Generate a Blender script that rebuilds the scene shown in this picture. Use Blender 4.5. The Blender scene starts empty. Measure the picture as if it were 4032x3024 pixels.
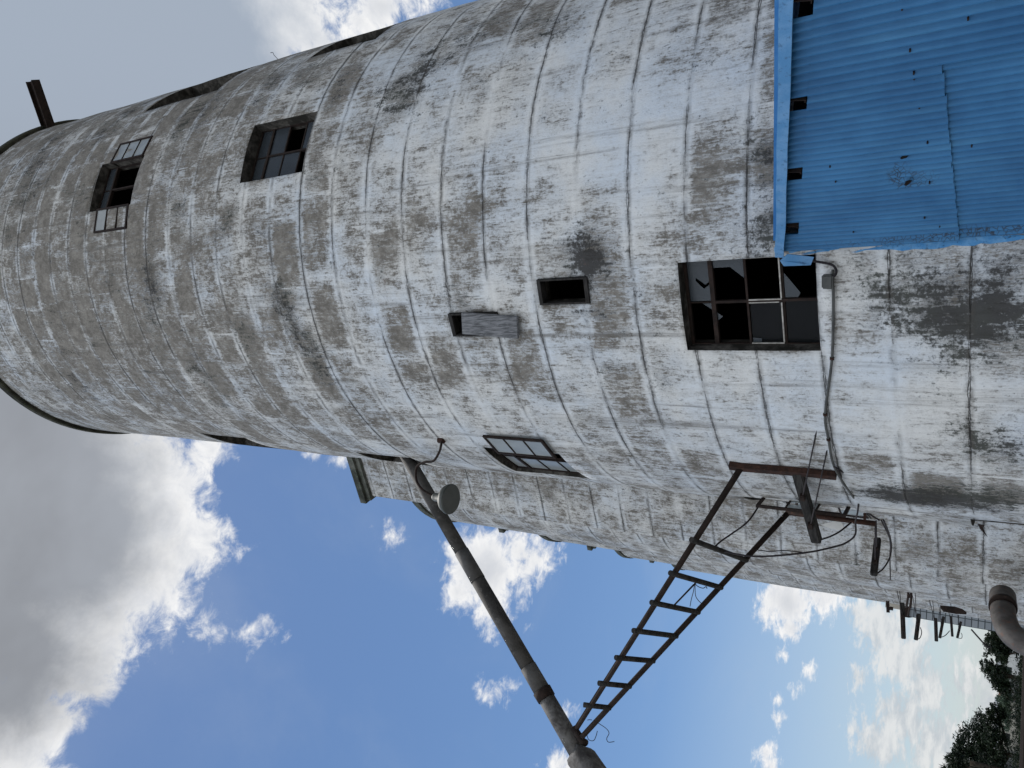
import bpy, bmesh, math, random
from mathutils import Vector, Matrix, noise as mnoise

random.seed(7)
scene = bpy.context.scene
COL = scene.collection
PI = math.pi
rad = math.radians
EYE = 1.6

# ------------------------------------------------------------------ camera
F, PITCH, ROLL = 3037.5, rad(33.03), rad(1.856)
cp, sp, cr, sr = math.cos(PITCH), math.sin(PITCH), math.cos(ROLL), math.sin(ROLL)
CAM = Vector((0, 0, EYE))


def ray(x, y):
    """direction of sight through a point of the photograph (4032 x 3024)"""
    u, v = -(y - 1512.0), -(x - 2016.0)
    u, v = cr * u - sr * v, sr * u + cr * v
    return Vector((u, F * cp - v * sp, F * sp + v * cp)).normalized()


def at(x, y, t):
    """the point at horizontal distance t along that direction"""
    d = ray(x, y)
    return CAM + d * (t / math.hypot(d.x, d.y))


def on_z(x, y, z):
    d = ray(x, y)
    return CAM + d * ((z - EYE) / d.z)


def polar(azd, t, z=0.0):
    return Vector((math.sin(rad(azd)) * t, math.cos(rad(azd)) * t, z))


cam = bpy.data.cameras.new("camera")
cam.sensor_fit = 'HORIZONTAL'
cam.sensor_width = 36.0
cam.lens = F / 4032 * 36
cam.clip_start = 0.05
cam.clip_end = 6000
camo = bpy.data.objects.new("camera", cam)
COL.objects.link(camo)
X = Vector((sr, cr * sp, -cr * cp))
Y = Vector((cr, -sr * sp, sr * cp))
Z = X.cross(Y)
camo.matrix_world = Matrix(((X.x, Y.x, Z.x, 0), (X.y, Y.y, Z.y, 0), (X.z, Y.z, Z.z, EYE), (0, 0, 0, 1)))
scene.camera = camo

# ------------------------------------------------------------------ the main silo's frame
SD, SR = 12.0, 4.06284
SC = Vector((math.sin(rad(11.867)) * SD, math.cos(rad(11.867)) * SD, 0))
LIFT = .648
WALL_TOP = 21.72


def cyl(x, y, off=0.0):
    """where a line of sight meets the main silo: theta in degrees (0 faces -y), height, point"""
    d = ray(x, y)
    h = math.hypot(d.x, d.y)
    dx, dy = d.x / h, d.y / h
    b = dx * SC.x + dy * SC.y
    disc = b * b - (SC.x ** 2 + SC.y ** 2 - (SR + off) ** 2)
    t = b - math.sqrt(max(disc, 0))
    qx, qy = dx * t - SC.x, dy * t - SC.y
    return math.degrees(math.atan2(qx, -qy)), EYE + t * d.z / h, Vector((dx * t, dy * t, EYE + t * d.z / h))


def sp_(th, z, off=0.0):
    a = rad(th)
    return Vector((SC.x + (SR + off) * math.sin(a), SC.y - (SR + off) * math.cos(a), z))


# ------------------------------------------------------------------ mesh helpers
def finish(name, bm, mat, parent=None, smooth=False, origin=None):
    me = bpy.data.meshes.new(name)
    root = parent
    off = Vector((0, 0, 0))
    p = parent
    while p is not None:
        off += p.location
        p = p.parent
    if parent is None and origin is not None:
        off = Vector(origin)
    if off.length > 0:
        bmesh.ops.translate(bm, verts=bm.verts, vec=-off)
    bm.normal_update()
    bm.to_mesh(me)
    bm.free()
    if mat is not None:
        for m in (mat if isinstance(mat, (list, tuple)) else [mat]):
            me.materials.append(m)
    if smooth:
        for p in me.polygons:
            p.use_smooth = True
    o = bpy.data.objects.new(name, me)
    COL.objects.link(o)
    if parent is not None:
        o.parent = parent
    elif origin is not None:
        o.location = origin
    return o


def tag(o, label, cat, group=None):
    o['label'] = label
    o['category'] = cat
    if group:
        o['group'] = group
    return o


def thing(name, loc, label, cat, group=None):
    o = bpy.data.objects.new(name, None)
    o.location = loc
    COL.objects.link(o)
    return tag(o, label, cat, group)


def quad(bm, a, b, c, d, mi=0):
    f = bm.faces.new([bm.verts.new(p) for p in (a, b, c, d)])
    f.material_index = mi
    return f


def prism(bm, pts, vec):
    """extrude a flat polygon along vec"""
    vec = Vector(vec)
    a = [bm.verts.new(p) for p in pts]
    b = [bm.verts.new(Vector(p) + vec) for p in pts]
    n = len(a)
    bm.faces.new(a[::-1])
    bm.faces.new(b)
    for i in range(n):
        bm.faces.new((a[i], a[(i + 1) % n], b[(i + 1) % n], b[i]))


def obox(bm, o, u, v, w, a, b, c):
    """box with one corner frame: origin o, unit axes u v w, ranges a b c"""
    P = [o + u * x + v * y + w * z for x in a for y in b for z in c]
    V = [bm.verts.new(p) for p in P]
    for f in ((0, 1, 3, 2), (4, 6, 7, 5), (0, 4, 5, 1), (2, 3, 7, 6), (0, 2, 6, 4), (1, 5, 7, 3)):
        bm.faces.new([V[i] for i in f])


def bar(bm, p, q, w, h=None, up=(0, 0, 1)):
    """rectangular bar from p to q"""
    p, q = Vector(p), Vector(q)
    h = h or w
    d = (q - p).normalized()
    s = d.cross(Vector(up))
    if s.length < 1e-4:
        s = d.cross(Vector((1, 0, 0)))
    s.normalize()
    t = s.cross(d)
    obox(bm, p, d, s, t, (0, (q - p).length), (-w / 2, w / 2), (-h / 2, h / 2))


def smooth_path(pts, k=6):
    pts = [Vector(p) for p in pts]
    if len(pts) < 3 or k < 2:
        return pts
    P = [pts[0] * 2 - pts[1]] + pts + [pts[-1] * 2 - pts[-2]]
    out = []
    for i in range(1, len(P) - 2):
        a, b, c, d = P[i - 1:i + 3]
        for j in range(k):
            t = j / k
            out.append(.5 * ((2 * b) + (c - a) * t + (2 * a - 5 * b + 4 * c - d) * t * t + (3 * b - a - 3 * c + d) * t ** 3))
    out.append(pts[-1])
    return out


def tube(bm, pts, r, n=10, k=1, caps=True, rr=None):
    P = smooth_path(pts, k)
    rings = []
    prev = None
    for i, p in enumerate(P):
        d = (P[min(i + 1, len(P) - 1)] - P[max(i - 1, 0)]).normalized()
        if prev is None:
            s = d.cross(Vector((0, 0, 1)))
            if s.length < .05:
                s = d.cross(Vector((1, 0, 0)))
        else:
            s = prev - d * prev.dot(d)
        s.normalize()
        prev = s
        t = d.cross(s)
        ri = rr[i] if rr else r
        rings.append([bm.verts.new(p + (s * math.cos(2 * PI * j / n) + t * math.sin(2 * PI * j / n)) * ri) for j in range(n)])
    for a, b in zip(rings, rings[1:]):
        for j in range(n):
            f = bm.faces.new((a[j], a[(j + 1) % n], b[(j + 1) % n], b[j]))
            f.smooth = True
    if caps:
        bm.faces.new(rings[0][::-1])
        bm.faces.new(rings[-1])


def lathe(bm, c, prof, n=32):
    rings = []
    for r, z in prof:
        rings.append([bm.verts.new((c[0] + r * math.cos(2 * PI * j / n), c[1] + r * math.sin(2 * PI * j / n), c[2] + z)) for j in range(n)])
    for a, b in zip(rings, rings[1:]):
        for j in range(n):
            bm.faces.new((a[j], a[(j + 1) % n], b[(j + 1) % n], b[j]))
    bm.faces.new(rings[0][::-1])
    bm.faces.new(rings[-1])


# ------------------------------------------------------------------ node helpers
class NT:
    def __init__(s, name):
        s.m = bpy.data.materials.new(name)
        s.m.use_nodes = True
        s.t = s.m.node_tree
        s.n = s.t.nodes
        s.b = s.n['Principled BSDF']
        s.out = s.n['Material Output']

    def link(s, a, b):
        s.t.links.new(a, b)

    def set(s, sock, v):
        if isinstance(v, bpy.types.NodeSocket):
            s.link(v, sock)
        else:
            sock.default_value = v

    def math(s, op, a, b=0.0, c=0.0, clamp=False):
        n = s.n.new('ShaderNodeMath')
        n.operation = op
        n.use_clamp = clamp
        s.set(n.inputs[0], a)
        s.set(n.inputs[1], b)
        s.set(n.inputs[2], c)
        return n.outputs[0]

    def mr(s, v, a, b, c=0.0, d=1.0, smooth=True):
        n = s.n.new('ShaderNodeMapRange')
        if smooth:
            n.interpolation_type = 'SMOOTHSTEP'
        s.set(n.inputs['Value'], v)
        for k, q in (('From Min', a), ('From Max', b), ('To Min', c), ('To Max', d)):
            s.set(n.inputs[k], q)
        return n.outputs[0]

    def mix(s, f, a, b, mode='MIX'):
        n = s.n.new('ShaderNodeMix')
        n.data_type = 'RGBA'
        n.blend_type = mode
        s.set(n.inputs[0], f)
        s.set(n.inputs[6], a if isinstance(a, bpy.types.NodeSocket) else (*a, 1))
        s.set(n.inputs[7], b if isinstance(b, bpy.types.NodeSocket) else (*b, 1))
        return n.outputs[2]

    def xyz(s, x=0.0, y=0.0, z=0.0):
        n = s.n.new('ShaderNodeCombineXYZ')
        for i, q in enumerate((x, y, z)):
            s.set(n.inputs[i], q)
        return n.outputs[0]

    def sep(s, v):
        n = s.n.new('ShaderNodeSeparateXYZ')
        s.link(v, n.inputs[0])
        return n.outputs

    def noise(s, v, scale, detail=6.0, rough=.6, dist=0.0, dim='3D', lac=2.0):
        n = s.n.new('ShaderNodeTexNoise')
        n.noise_dimensions = dim
        if v is not None:
            s.link(v, n.inputs['Vector'])
        n.inputs['Scale'].default_value = scale
        n.inputs['Detail'].default_value = detail
        n.inputs['Roughness'].default_value = rough
        n.inputs['Distortion'].default_value = dist
        n.inputs['Lacunarity'].default_value = lac
        return n.outputs['Fac']

    def white(s, v):
        n = s.n.new('ShaderNodeTexWhiteNoise')
        n.noise_dimensions = '2D'
        s.link(v, n.inputs['Vector'])
        return n.outputs['Value']

    def uv(s):
        return s.n.new('ShaderNodeTexCoord').outputs['UV']

    def obj(s):
        return s.n.new('ShaderNodeTexCoord').outputs['Object']

    def attr(s, name):
        n = s.n.new('ShaderNodeAttribute')
        n.attribute_name = name
        return n.outputs['Fac']

    def bump(s, h, strength=.3, dist=.01):
        n = s.n.new('ShaderNodeBump')
        n.inputs['Strength'].default_value = strength
        n.inputs['Distance'].default_value = dist
        s.link(h, n.inputs['Height'])
        s.link(n.outputs[0], s.b.inputs['Normal'])

    def done(s, color=None, rough=.9, spec=.2, metal=0.0):
        if color is not None:
            s.set(s.b.inputs['Base Color'], color if isinstance(color, bpy.types.NodeSocket) else (*color, 1))
        s.set(s.b.inputs['Roughness'], rough)
        s.b.inputs['Specular IOR Level'].default_value = spec
        s.b.inputs['Metallic'].default_value = metal
        return s.m


# ------------------------------------------------------------------ materials
def wall_material(name, whiteness=0.0, dark=0.0, detail_attr=True, panels=1.0):
    """whitewashed board-marked concrete: casting lifts, form panels, worn paint, mould"""
    g = NT(name)
    uv = g.uv()
    u, v, _ = g.sep(uv)
    wob = g.noise(g.xyz(g.math('MULTIPLY', u, .9), g.math('MULTIPLY', v, .5)), 1.0, 4, .6)
    vl = g.math('ADD', g.math('DIVIDE', v, LIFT), g.math('MULTIPLY', g.math('SUBTRACT', wob, .5), .10))
    row = g.math('FLOOR', vl)
    row2 = g.math('FLOOR', g.math('ADD', vl, .5))
    jd = g.math('MULTIPLY', g.math('ABSOLUTE', g.math('SUBTRACT', g.math('FRACT', g.math('ADD', vl, .5)), .5)), LIFT)
    rrow = g.white(g.xyz(row, 3.7))
    pw = g.math('ADD', .58, g.math('MULTIPLY', g.white(g.xyz(row, 8.1)), .62))
    up = g.math('ADD', g.math('DIVIDE', u, pw), g.math('MULTIPLY', rrow, 3.0))
    pc = g.math('FLOOR', up)
    prnd = g.white(g.xyz(row, pc))
    sd = g.math('MULTIPLY', g.math('ABSOLUTE', g.math('SUBTRACT', g.math('FRACT', g.math('ADD', up, .5)), .5)), pw)

    def c(x, k):
        return g.math('MULTIPLY', g.math('SUBTRACT', x, .5), k)

    def add(*xs):
        o = xs[0]
        for x in xs[1:]:
            o = g.math('ADD', o, x)
        return o
    n1 = g.noise(uv, 1.35, 6, .62, .2)                                                      # metre patches
    n2 = g.noise(g.xyz(g.math('MULTIPLY', u, 1.25), v, row), 5.5, 9, .74, .25)              # hand-sized flakes
    n3 = g.noise(uv, 26.0, 8, .78, .3)                                                      # grains
    nst = g.noise(g.xyz(g.math('MULTIPLY', u, 15.0), g.math('MULTIPLY', v, 2.0)), 1.0, 7, .7, .35)
    nst2 = g.noise(g.xyz(g.math('MULTIPLY', u, 52.0), g.math('MULTIPLY', v, 9.0), 4.0), 1.0, 6, .75, .5)
    nj = g.noise(g.xyz(g.math('MULTIPLY', u, 1.7), row2), 1.0, 4, .6)
    jrag = g.math('ADD', jd, c(n2, .10))
    band = g.math('MULTIPLY', g.mr(jrag, .12, .02), g.mr(g.math('ADD', nj, c(n2, .3)), .38, .66, 0, .38))
    seam = g.math('MULTIPLY', g.mr(g.math('ADD', sd, c(n3, .02)), .018, .003), g.mr(g.noise(uv, 2.3, 4), .46, .64, 0, .34 * panels))
    # bare panels of a casting lift: worn in the middle, still white along their edges
    inside = g.mr(g.math('MINIMUM', jrag, g.math('ADD', sd, c(n2, .34))), .0, .17)
    pbare = g.mr(g.math('ADD', prnd, c(n1, 2.2)), .30, .95)
    panel = g.math('MULTIPLY', g.math('MULTIPLY', inside, pbare), -.27 * panels)
    field = add(c(n1, 1.25), c(n2, 1.25), c(nst, 1.15), c(nst2, 1.25), c(n3, 1.1), panel, c(rrow, .10), band, seam)
    if detail_attr:
        field = g.math('ADD', field, g.attr('paint'))
    field = g.math('ADD', field, .125 + whiteness)
    paint = g.mr(field, -.22, .18)
    worn = g.mr(field, .10, .50)
    nc = g.noise(uv, .8, 5, .6)
    pcol = g.mix(g.mr(nc, .35, .65), (.50, .545, .59), (.575, .575, .555))
    pcol = g.mix(worn, g.mix(.38, pcol, (.33, .325, .31)), pcol)
    scr = g.math('MULTIPLY', g.mr(g.math('ADD', nst2, c(n3, .5)), .60, .74), g.mr(n1, .30, .62, .35, .95))
    pcol = g.mix(scr, pcol, (.13, .13, .135))
    ccol = g.mix(g.mr(n2, .35, .66), (.120, .111, .098), (.235, .220, .195))
    ccol = g.mix(g.mr(nst2, .52, .72, 0, .55), ccol, (.33, .32, .30))
    ccol = g.mix(g.mr(n3, .55, .75, 0, .6), ccol, (.06, .056, .05))
    colr = g.mix(paint, ccol, pcol)
    # rain runs: long thin dirty trails down the wall
    run = g.noise(g.xyz(g.math('MULTIPLY', u, 7.0), g.math('MULTIPLY', v, .22), 8.0), 1.0, 8, .7, .25)
    runm = g.math('MULTIPLY', g.mr(g.math('ADD', run, c(nst2, .22)), .52, .70), g.mr(n1, .32, .62, .25, .75))
    colr = g.mix(runm, colr, (.105, .098, .088))
    # mould and soot
    ms = g.noise(g.xyz(g.math('MULTIPLY', u, 1.9), g.math('MULTIPLY', v, 1.2), 5.0), 1.0, 10, .74, .5)
    st = add(c(ms, 1.6), c(n3, 1.8), c(nst, 1.5), c(n2, 2.0))
    if detail_attr:
        st = g.math('ADD', st, g.attr('stain'))
    mould = g.mr(st, .28 - dark, .86 - dark, 0, .95)
    mcol = g.mix(g.mr(nc, .4, .6), (.030, .028, .026), (.038, .041, .034))
    colr = g.mix(mould, colr, mcol)
    # a little green and rust
    colr = g.mix(g.mr(g.math('ADD', g.noise(uv, 3.1, 6, .7), c(n3, .25)), .66, .76, 0, .35), colr, (.09, .115, .075))
    colr = g.mix(g.mr(g.math('ADD', g.noise(g.xyz(u, v, 21.0), 2.4, 6, .7), c(n3, .25)), .67, .77, 0, .35), colr, (.15, .10, .08))
    # cracks along the lifts and a few short ones across
    crk = g.noise(g.xyz(g.math('MULTIPLY', u, .6), g.math('MULTIPLY', row2, 7.3)), 1.0, 7, .68)
    jw = g.noise(g.xyz(g.math('MULTIPLY', u, 3.0), row2, 2.0), 1.0, 8, .68)
    ridx = g.white(g.xyz(row2, 11.3))
    jd2 = g.math('ABSOLUTE', g.math('SUBTRACT', jd, g.math('MULTIPLY', g.math('SUBTRACT', jw, .42), .06)))
    on = g.mr(add(crk, c(ridx, .26), c(nst, .30)), .45, .60)
    line = g.math('MULTIPLY', g.mr(jd2, g.mr(on, 0, 1, .003, .007), .0005), g.math('MULTIPLY', on, .85))
    soil = g.math('MULTIPLY', g.mr(g.math('ADD', jd2, c(n2, .06)), .055, .004), g.math('MULTIPLY', g.mr(crk, .34, .54), g.mr(n2, .38, .60, .05, .82)))
    line2 = g.math('MULTIPLY', g.mr(g.math('ADD', sd, c(jw, .03)), .005, .001), g.mr(g.noise(uv, 1.1, 4, .6), .60, .66, 0, .8))
    line = g.math('MAXIMUM', line, line2)
    colr = g.mix(soil, colr, (.07, .065, .058))
    colr = g.mix(line, colr, (.020, .019, .018))
    # relief
    h = add(g.math('MULTIPLY', paint, .35), g.math('MULTIPLY', n3, .7), g.math('MULTIPLY', nst, .6), g.math('MULTIPLY', n2, .6), g.math('MULTIPLY', g.mr(jd, .05, .0), .5))
    h = g.math('SUBTRACT', h, g.math('MULTIPLY', line, 1.6))
    g.bump(h, .6, .014)
    return g.done(colr, .93, .12)


def noisy(name, a, b, scale=6.0, rough=.8, spec=.2, metal=0.0, stretch=(1, 1, 1), bump=.3, lo=.35, hi=.65, third=None):
    g = NT(name)
    mp = g.n.new('ShaderNodeMapping')
    g.link(g.obj(), mp.inputs[0])
    mp.inputs['Scale'].default_value = stretch
    n = g.noise(mp.outputs[0], scale, 8, .68, .3)
    c = g.mix(g.mr(n, lo, hi), a, b)
    n2 = g.noise(mp.outputs[0], scale * 4.3, 6, .7)
    if third:
        c = g.mix(g.mr(n2, .54, .68, 0, .85), c, third)
    g.bump(n2, bump, .01)
    return g.done(c, rough, spec, metal)


M = {}
M['wall'] = wall_material("whitewashed_concrete")
M['row'] = wall_material("weathered_concrete", whiteness=-.10, dark=.20, panels=.35, detail_attr=False)
M['moss'] = noisy("mossy_dark_concrete", (.018, .018, .015), (.055, .055, .042), 3.0, .95, .1, third=(.040, .052, .018))
M['cornice'] = noisy("mossy_cornice_concrete", (.035, .038, .032), (.12, .125, .11), 2.2, .95, .1, third=(.075, .10, .065))
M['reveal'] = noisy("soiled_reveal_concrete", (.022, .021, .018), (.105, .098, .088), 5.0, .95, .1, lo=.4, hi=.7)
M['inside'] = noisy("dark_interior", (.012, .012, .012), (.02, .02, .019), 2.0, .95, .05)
M['rust'] = noisy("rusted_steel", (.016, .009, .007), (.042, .020, .014), 9.0, .85, .2, third=(.075, .034, .022))
M['rust_dark'] = noisy("dark_rusted_steel", (.010, .007, .006), (.024, .016, .013), 8.0, .85, .2, third=(.040, .022, .016))
M['timber'] = noisy("weathered_dark_timber", (.012, .0115, .011), (.036, .034, .032), 5.0, .9, .15, stretch=(1, 1, 6))
M['board'] = noisy("grey_weathered_board", (.07, .072, .076), (.19, .195, .205), 7.0, .9, .12, stretch=(7, 7, .9), bump=.6)
M['pipe'] = noisy("dirty_galvanised_pipe", (.026, .025, .023), (.060, .057, .053), 3.2, .8, .25, stretch=(1, 1, .6), third=(.085, .082, .078))
M['pipe_patch'] = noisy("grey_pipe_sleeve", (.045, .044, .042), (.08, .078, .075), 4.0, .75, .3, third=(.07, .06, .055))
M['chute'] = noisy("flaking_painted_chute", (.045, .042, .040), (.14, .137, .133), 4.5, .85, .2, third=(.045, .04, .035))
M['lamp'] = noisy("dull_green_grey_enamel", (.035, .040, .036), (.060, .067, .061), 4.0, .6, .35)
M['lampface'] = noisy("dusty_lamp_glass", (.045, .05, .047), (.065, .07, .066), 3.0, .4, .4)
M['cable'] = noisy("black_cable", (.018, .016, .018), (.03, .026, .028), 12.0, .8, .2)
M['conduit'] = noisy("grey_conduit", (.035, .037, .036), (.065, .068, .064), 5.0, .6, .35)
M['putty'] = noisy("peeling_putty", (.25, .24, .22), (.4, .39, .36), 14.0, .9, .1, third=(.05, .03, .025))
M['trunk'] = noisy("bark", (.03, .025, .02), (.07, .058, .045), 6.0, .95, .05)
M['duct'] = noisy("rust_streaked_duct", (.040, .036, .034), (.082, .076, .072), 3.5, .7, .3, third=(.11, .05, .03), stretch=(1, 1, .5))


def glass(name, tint, fac, rough=.12, spec=.5):
    g = NT(name)
    n = g.noise(g.obj(), 2.6, 6, .65)
    g.set(g.b.inputs['Base Color'], g.mix(g.mr(n, .3, .7), tint, tuple(c * .62 for c in tint)))
    g.b.inputs['Roughness'].default_value = rough
    g.b.inputs['Specular IOR Level'].default_value = spec
    tr = g.n.new('ShaderNodeBsdfTransparent')
    tr.inputs[0].default_value = (.8, .84, .84, 1)
    mx = g.n.new('ShaderNodeMixShader')
    g.link(g.mr(n, .2, .8, fac - .15, fac + .1), mx.inputs[0])
    g.link(tr.outputs[0], mx.inputs[1])
    g.link(g.b.outputs[0], mx.inputs[2])
    g.link(mx.outputs[0], g.out.inputs[0])
    return g.m


M['glass'] = glass("dusty_glass", (.048, .058, .068), .85, .25, .22)
M['glass_dark'] = glass("grimy_dark_glass", (.010, .011, .013), .5, .2, .10)
M['glass_pale'] = glass("pale_dusty_glass", (.46, .49, .49), .66, .2)


def blue_material():
    g = NT("blue_painted_sheet")
    uv = g.uv()
    u, v, _ = g.sep(uv)
    n = g.noise(uv, 1.1, 6, .6)
    c = g.mix(g.mr(n, .3, .7), (.009, .088, .215), (.028, .148, .315))
    c = g.mix(g.mr(g.noise(uv, .55, 5, .6, .5), .45, .72, 0, .28), c, (.055, .18, .31))
    streak = g.noise(g.xyz(g.math('MULTIPLY', u, 9.0), g.math('MULTIPLY', v, .7)), 1.0, 5, .6)
    c = g.mix(g.mr(streak, .5, .75, 0, .35), c, (.06, .21, .36))
    # flaking paint in patches: crazed dark lines
    vo = g.n.new('ShaderNodeTexVoronoi')
    vo.feature = 'DISTANCE_TO_EDGE'
    g.link(g.xyz(g.math('MULTIPLY', u, 1.5), v), vo.inputs['Vector'])
    vo.inputs['Scale'].default_value = 26
    pat = g.math('ADD', g.attr('flake'), g.math('MULTIPLY', g.math('SUBTRACT', g.noise(uv, 6, 6, .7), .5), .9))
    crz = g.math('MULTIPLY', g.mr(vo.outputs['Distance'], .10, .02), g.mr(pat, .28, .55))
    c = g.mix(crz, c, (.012, .03, .06))
    spk = g.mr(g.noise(uv, 60, 3, .6), .72, .78, 0, .7)
    c = g.mix(spk, c, (.012, .045, .10))
    g.bump(g.math('SUBTRACT', g.noise(uv, 40, 4), crz), .25, .003)
    return g.done(c, .55, .35)


M['blue'] = blue_material()
M['blue_trim'] = noisy("pale_blue_trim", (.075, .22, .42), (.13, .28, .48), 5.0, .6, .3, third=(.05, .12, .22))
M['blue_splash'] = noisy("blue_overspray", (.05, .19, .40), (.12, .28, .48), 9.0, .9, .1, third=(.03, .06, .10))
M['blue_roof'] = noisy("blue_roof_sheet", (.03, .15, .35), (.06, .2, .4), 2.0, .6, .3)


def tile_material():
    g = NT("grey_glazed_block")
    br = g.n.new('ShaderNodeTexBrick')
    g.link(g.uv(), br.inputs['Vector'])
    br.offset = .0
    br.inputs['Scale'].default_value = 1
    br.inputs['Brick Width'].default_value = .36
    br.inputs['Row Height'].default_value = .27
    br.inputs['Mortar Size'].default_value = .022
    br.inputs['Color1'].default_value = (.20, .225, .25, 1)
    br.inputs['Color2'].default_value = (.28, .31, .33, 1)
    br.inputs['Mortar'].default_value = (.04, .05, .055, 1)
    return g.done(br.outputs[0], .6, .3)


M['tile'] = tile_material()


def leaf_material(name, a, b):
    g = NT(name)
    n = g.noise(g.obj(), 1.2, 4, .6)
    oi = g.noise(g.obj(), 9.0, 2, .5)
    c = g.mix(g.mr(n, .35, .65), a, b)
    c = g.mix(g.mr(oi, .5, .7, 0, .6), c, tuple(x * 1.6 for x in b))
    g.done(c, .6, .25)
    tl = g.n.new('ShaderNodeBsdfTranslucent')
    g.link(c, tl.inputs[0])
    mx = g.n.new('ShaderNodeMixShader')
    mx.inputs[0].default_value = .25
    g.link(g.b.outputs[0], mx.inputs[1])
    g.link(tl.outputs[0], mx.inputs[2])
    g.link(mx.outputs[0], g.out.inputs[0])
    return g.m


M['leaf'] = leaf_material("dark_foliage", (.006, .012, .007), (.018, .030, .014))
M['leaf_pale'] = leaf_material("mid_foliage", (.03, .055, .04), (.07, .10, .065))


def ground_material():
    g = NT("concrete_yard")
    n = g.noise(g.obj(), .35, 8, .65)
    n2 = g.noise(g.obj(), 7.0, 8, .7)
    c = g.mix(g.mr(n, .35, .65), (.25, .24, .22), (.36, .35, .325))
    c = g.mix(g.mr(n2, .55, .72, 0, .6), c, (.17, .16, .145))
    g.bump(n2, .4, .02)
    return g.done(c, .95, .1)


M['ground'] = ground_material()
M['field'] = noisy("rough_grass_field", (.03, .038, .02), (.075, .08, .045), .4, .95, .1, third=(.10, .09, .06))
for nm, c in dict(cream=(.42, .39, .33), white=(.62, .62, .60), greyw=(.30, .30, .30), roofred=(.20, .09, .065), roofgrey=(.22, .23, .24), fence=(.045, .036, .032)).items():
    M[nm] = noisy("painted_" + nm, tuple(x * .8 for x in c), c, 1.5, .85, .2)

# ------------------------------------------------------------------ world and sun
world = bpy.data.worlds.new("World")
scene.world = world
world.use_nodes = True


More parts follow.
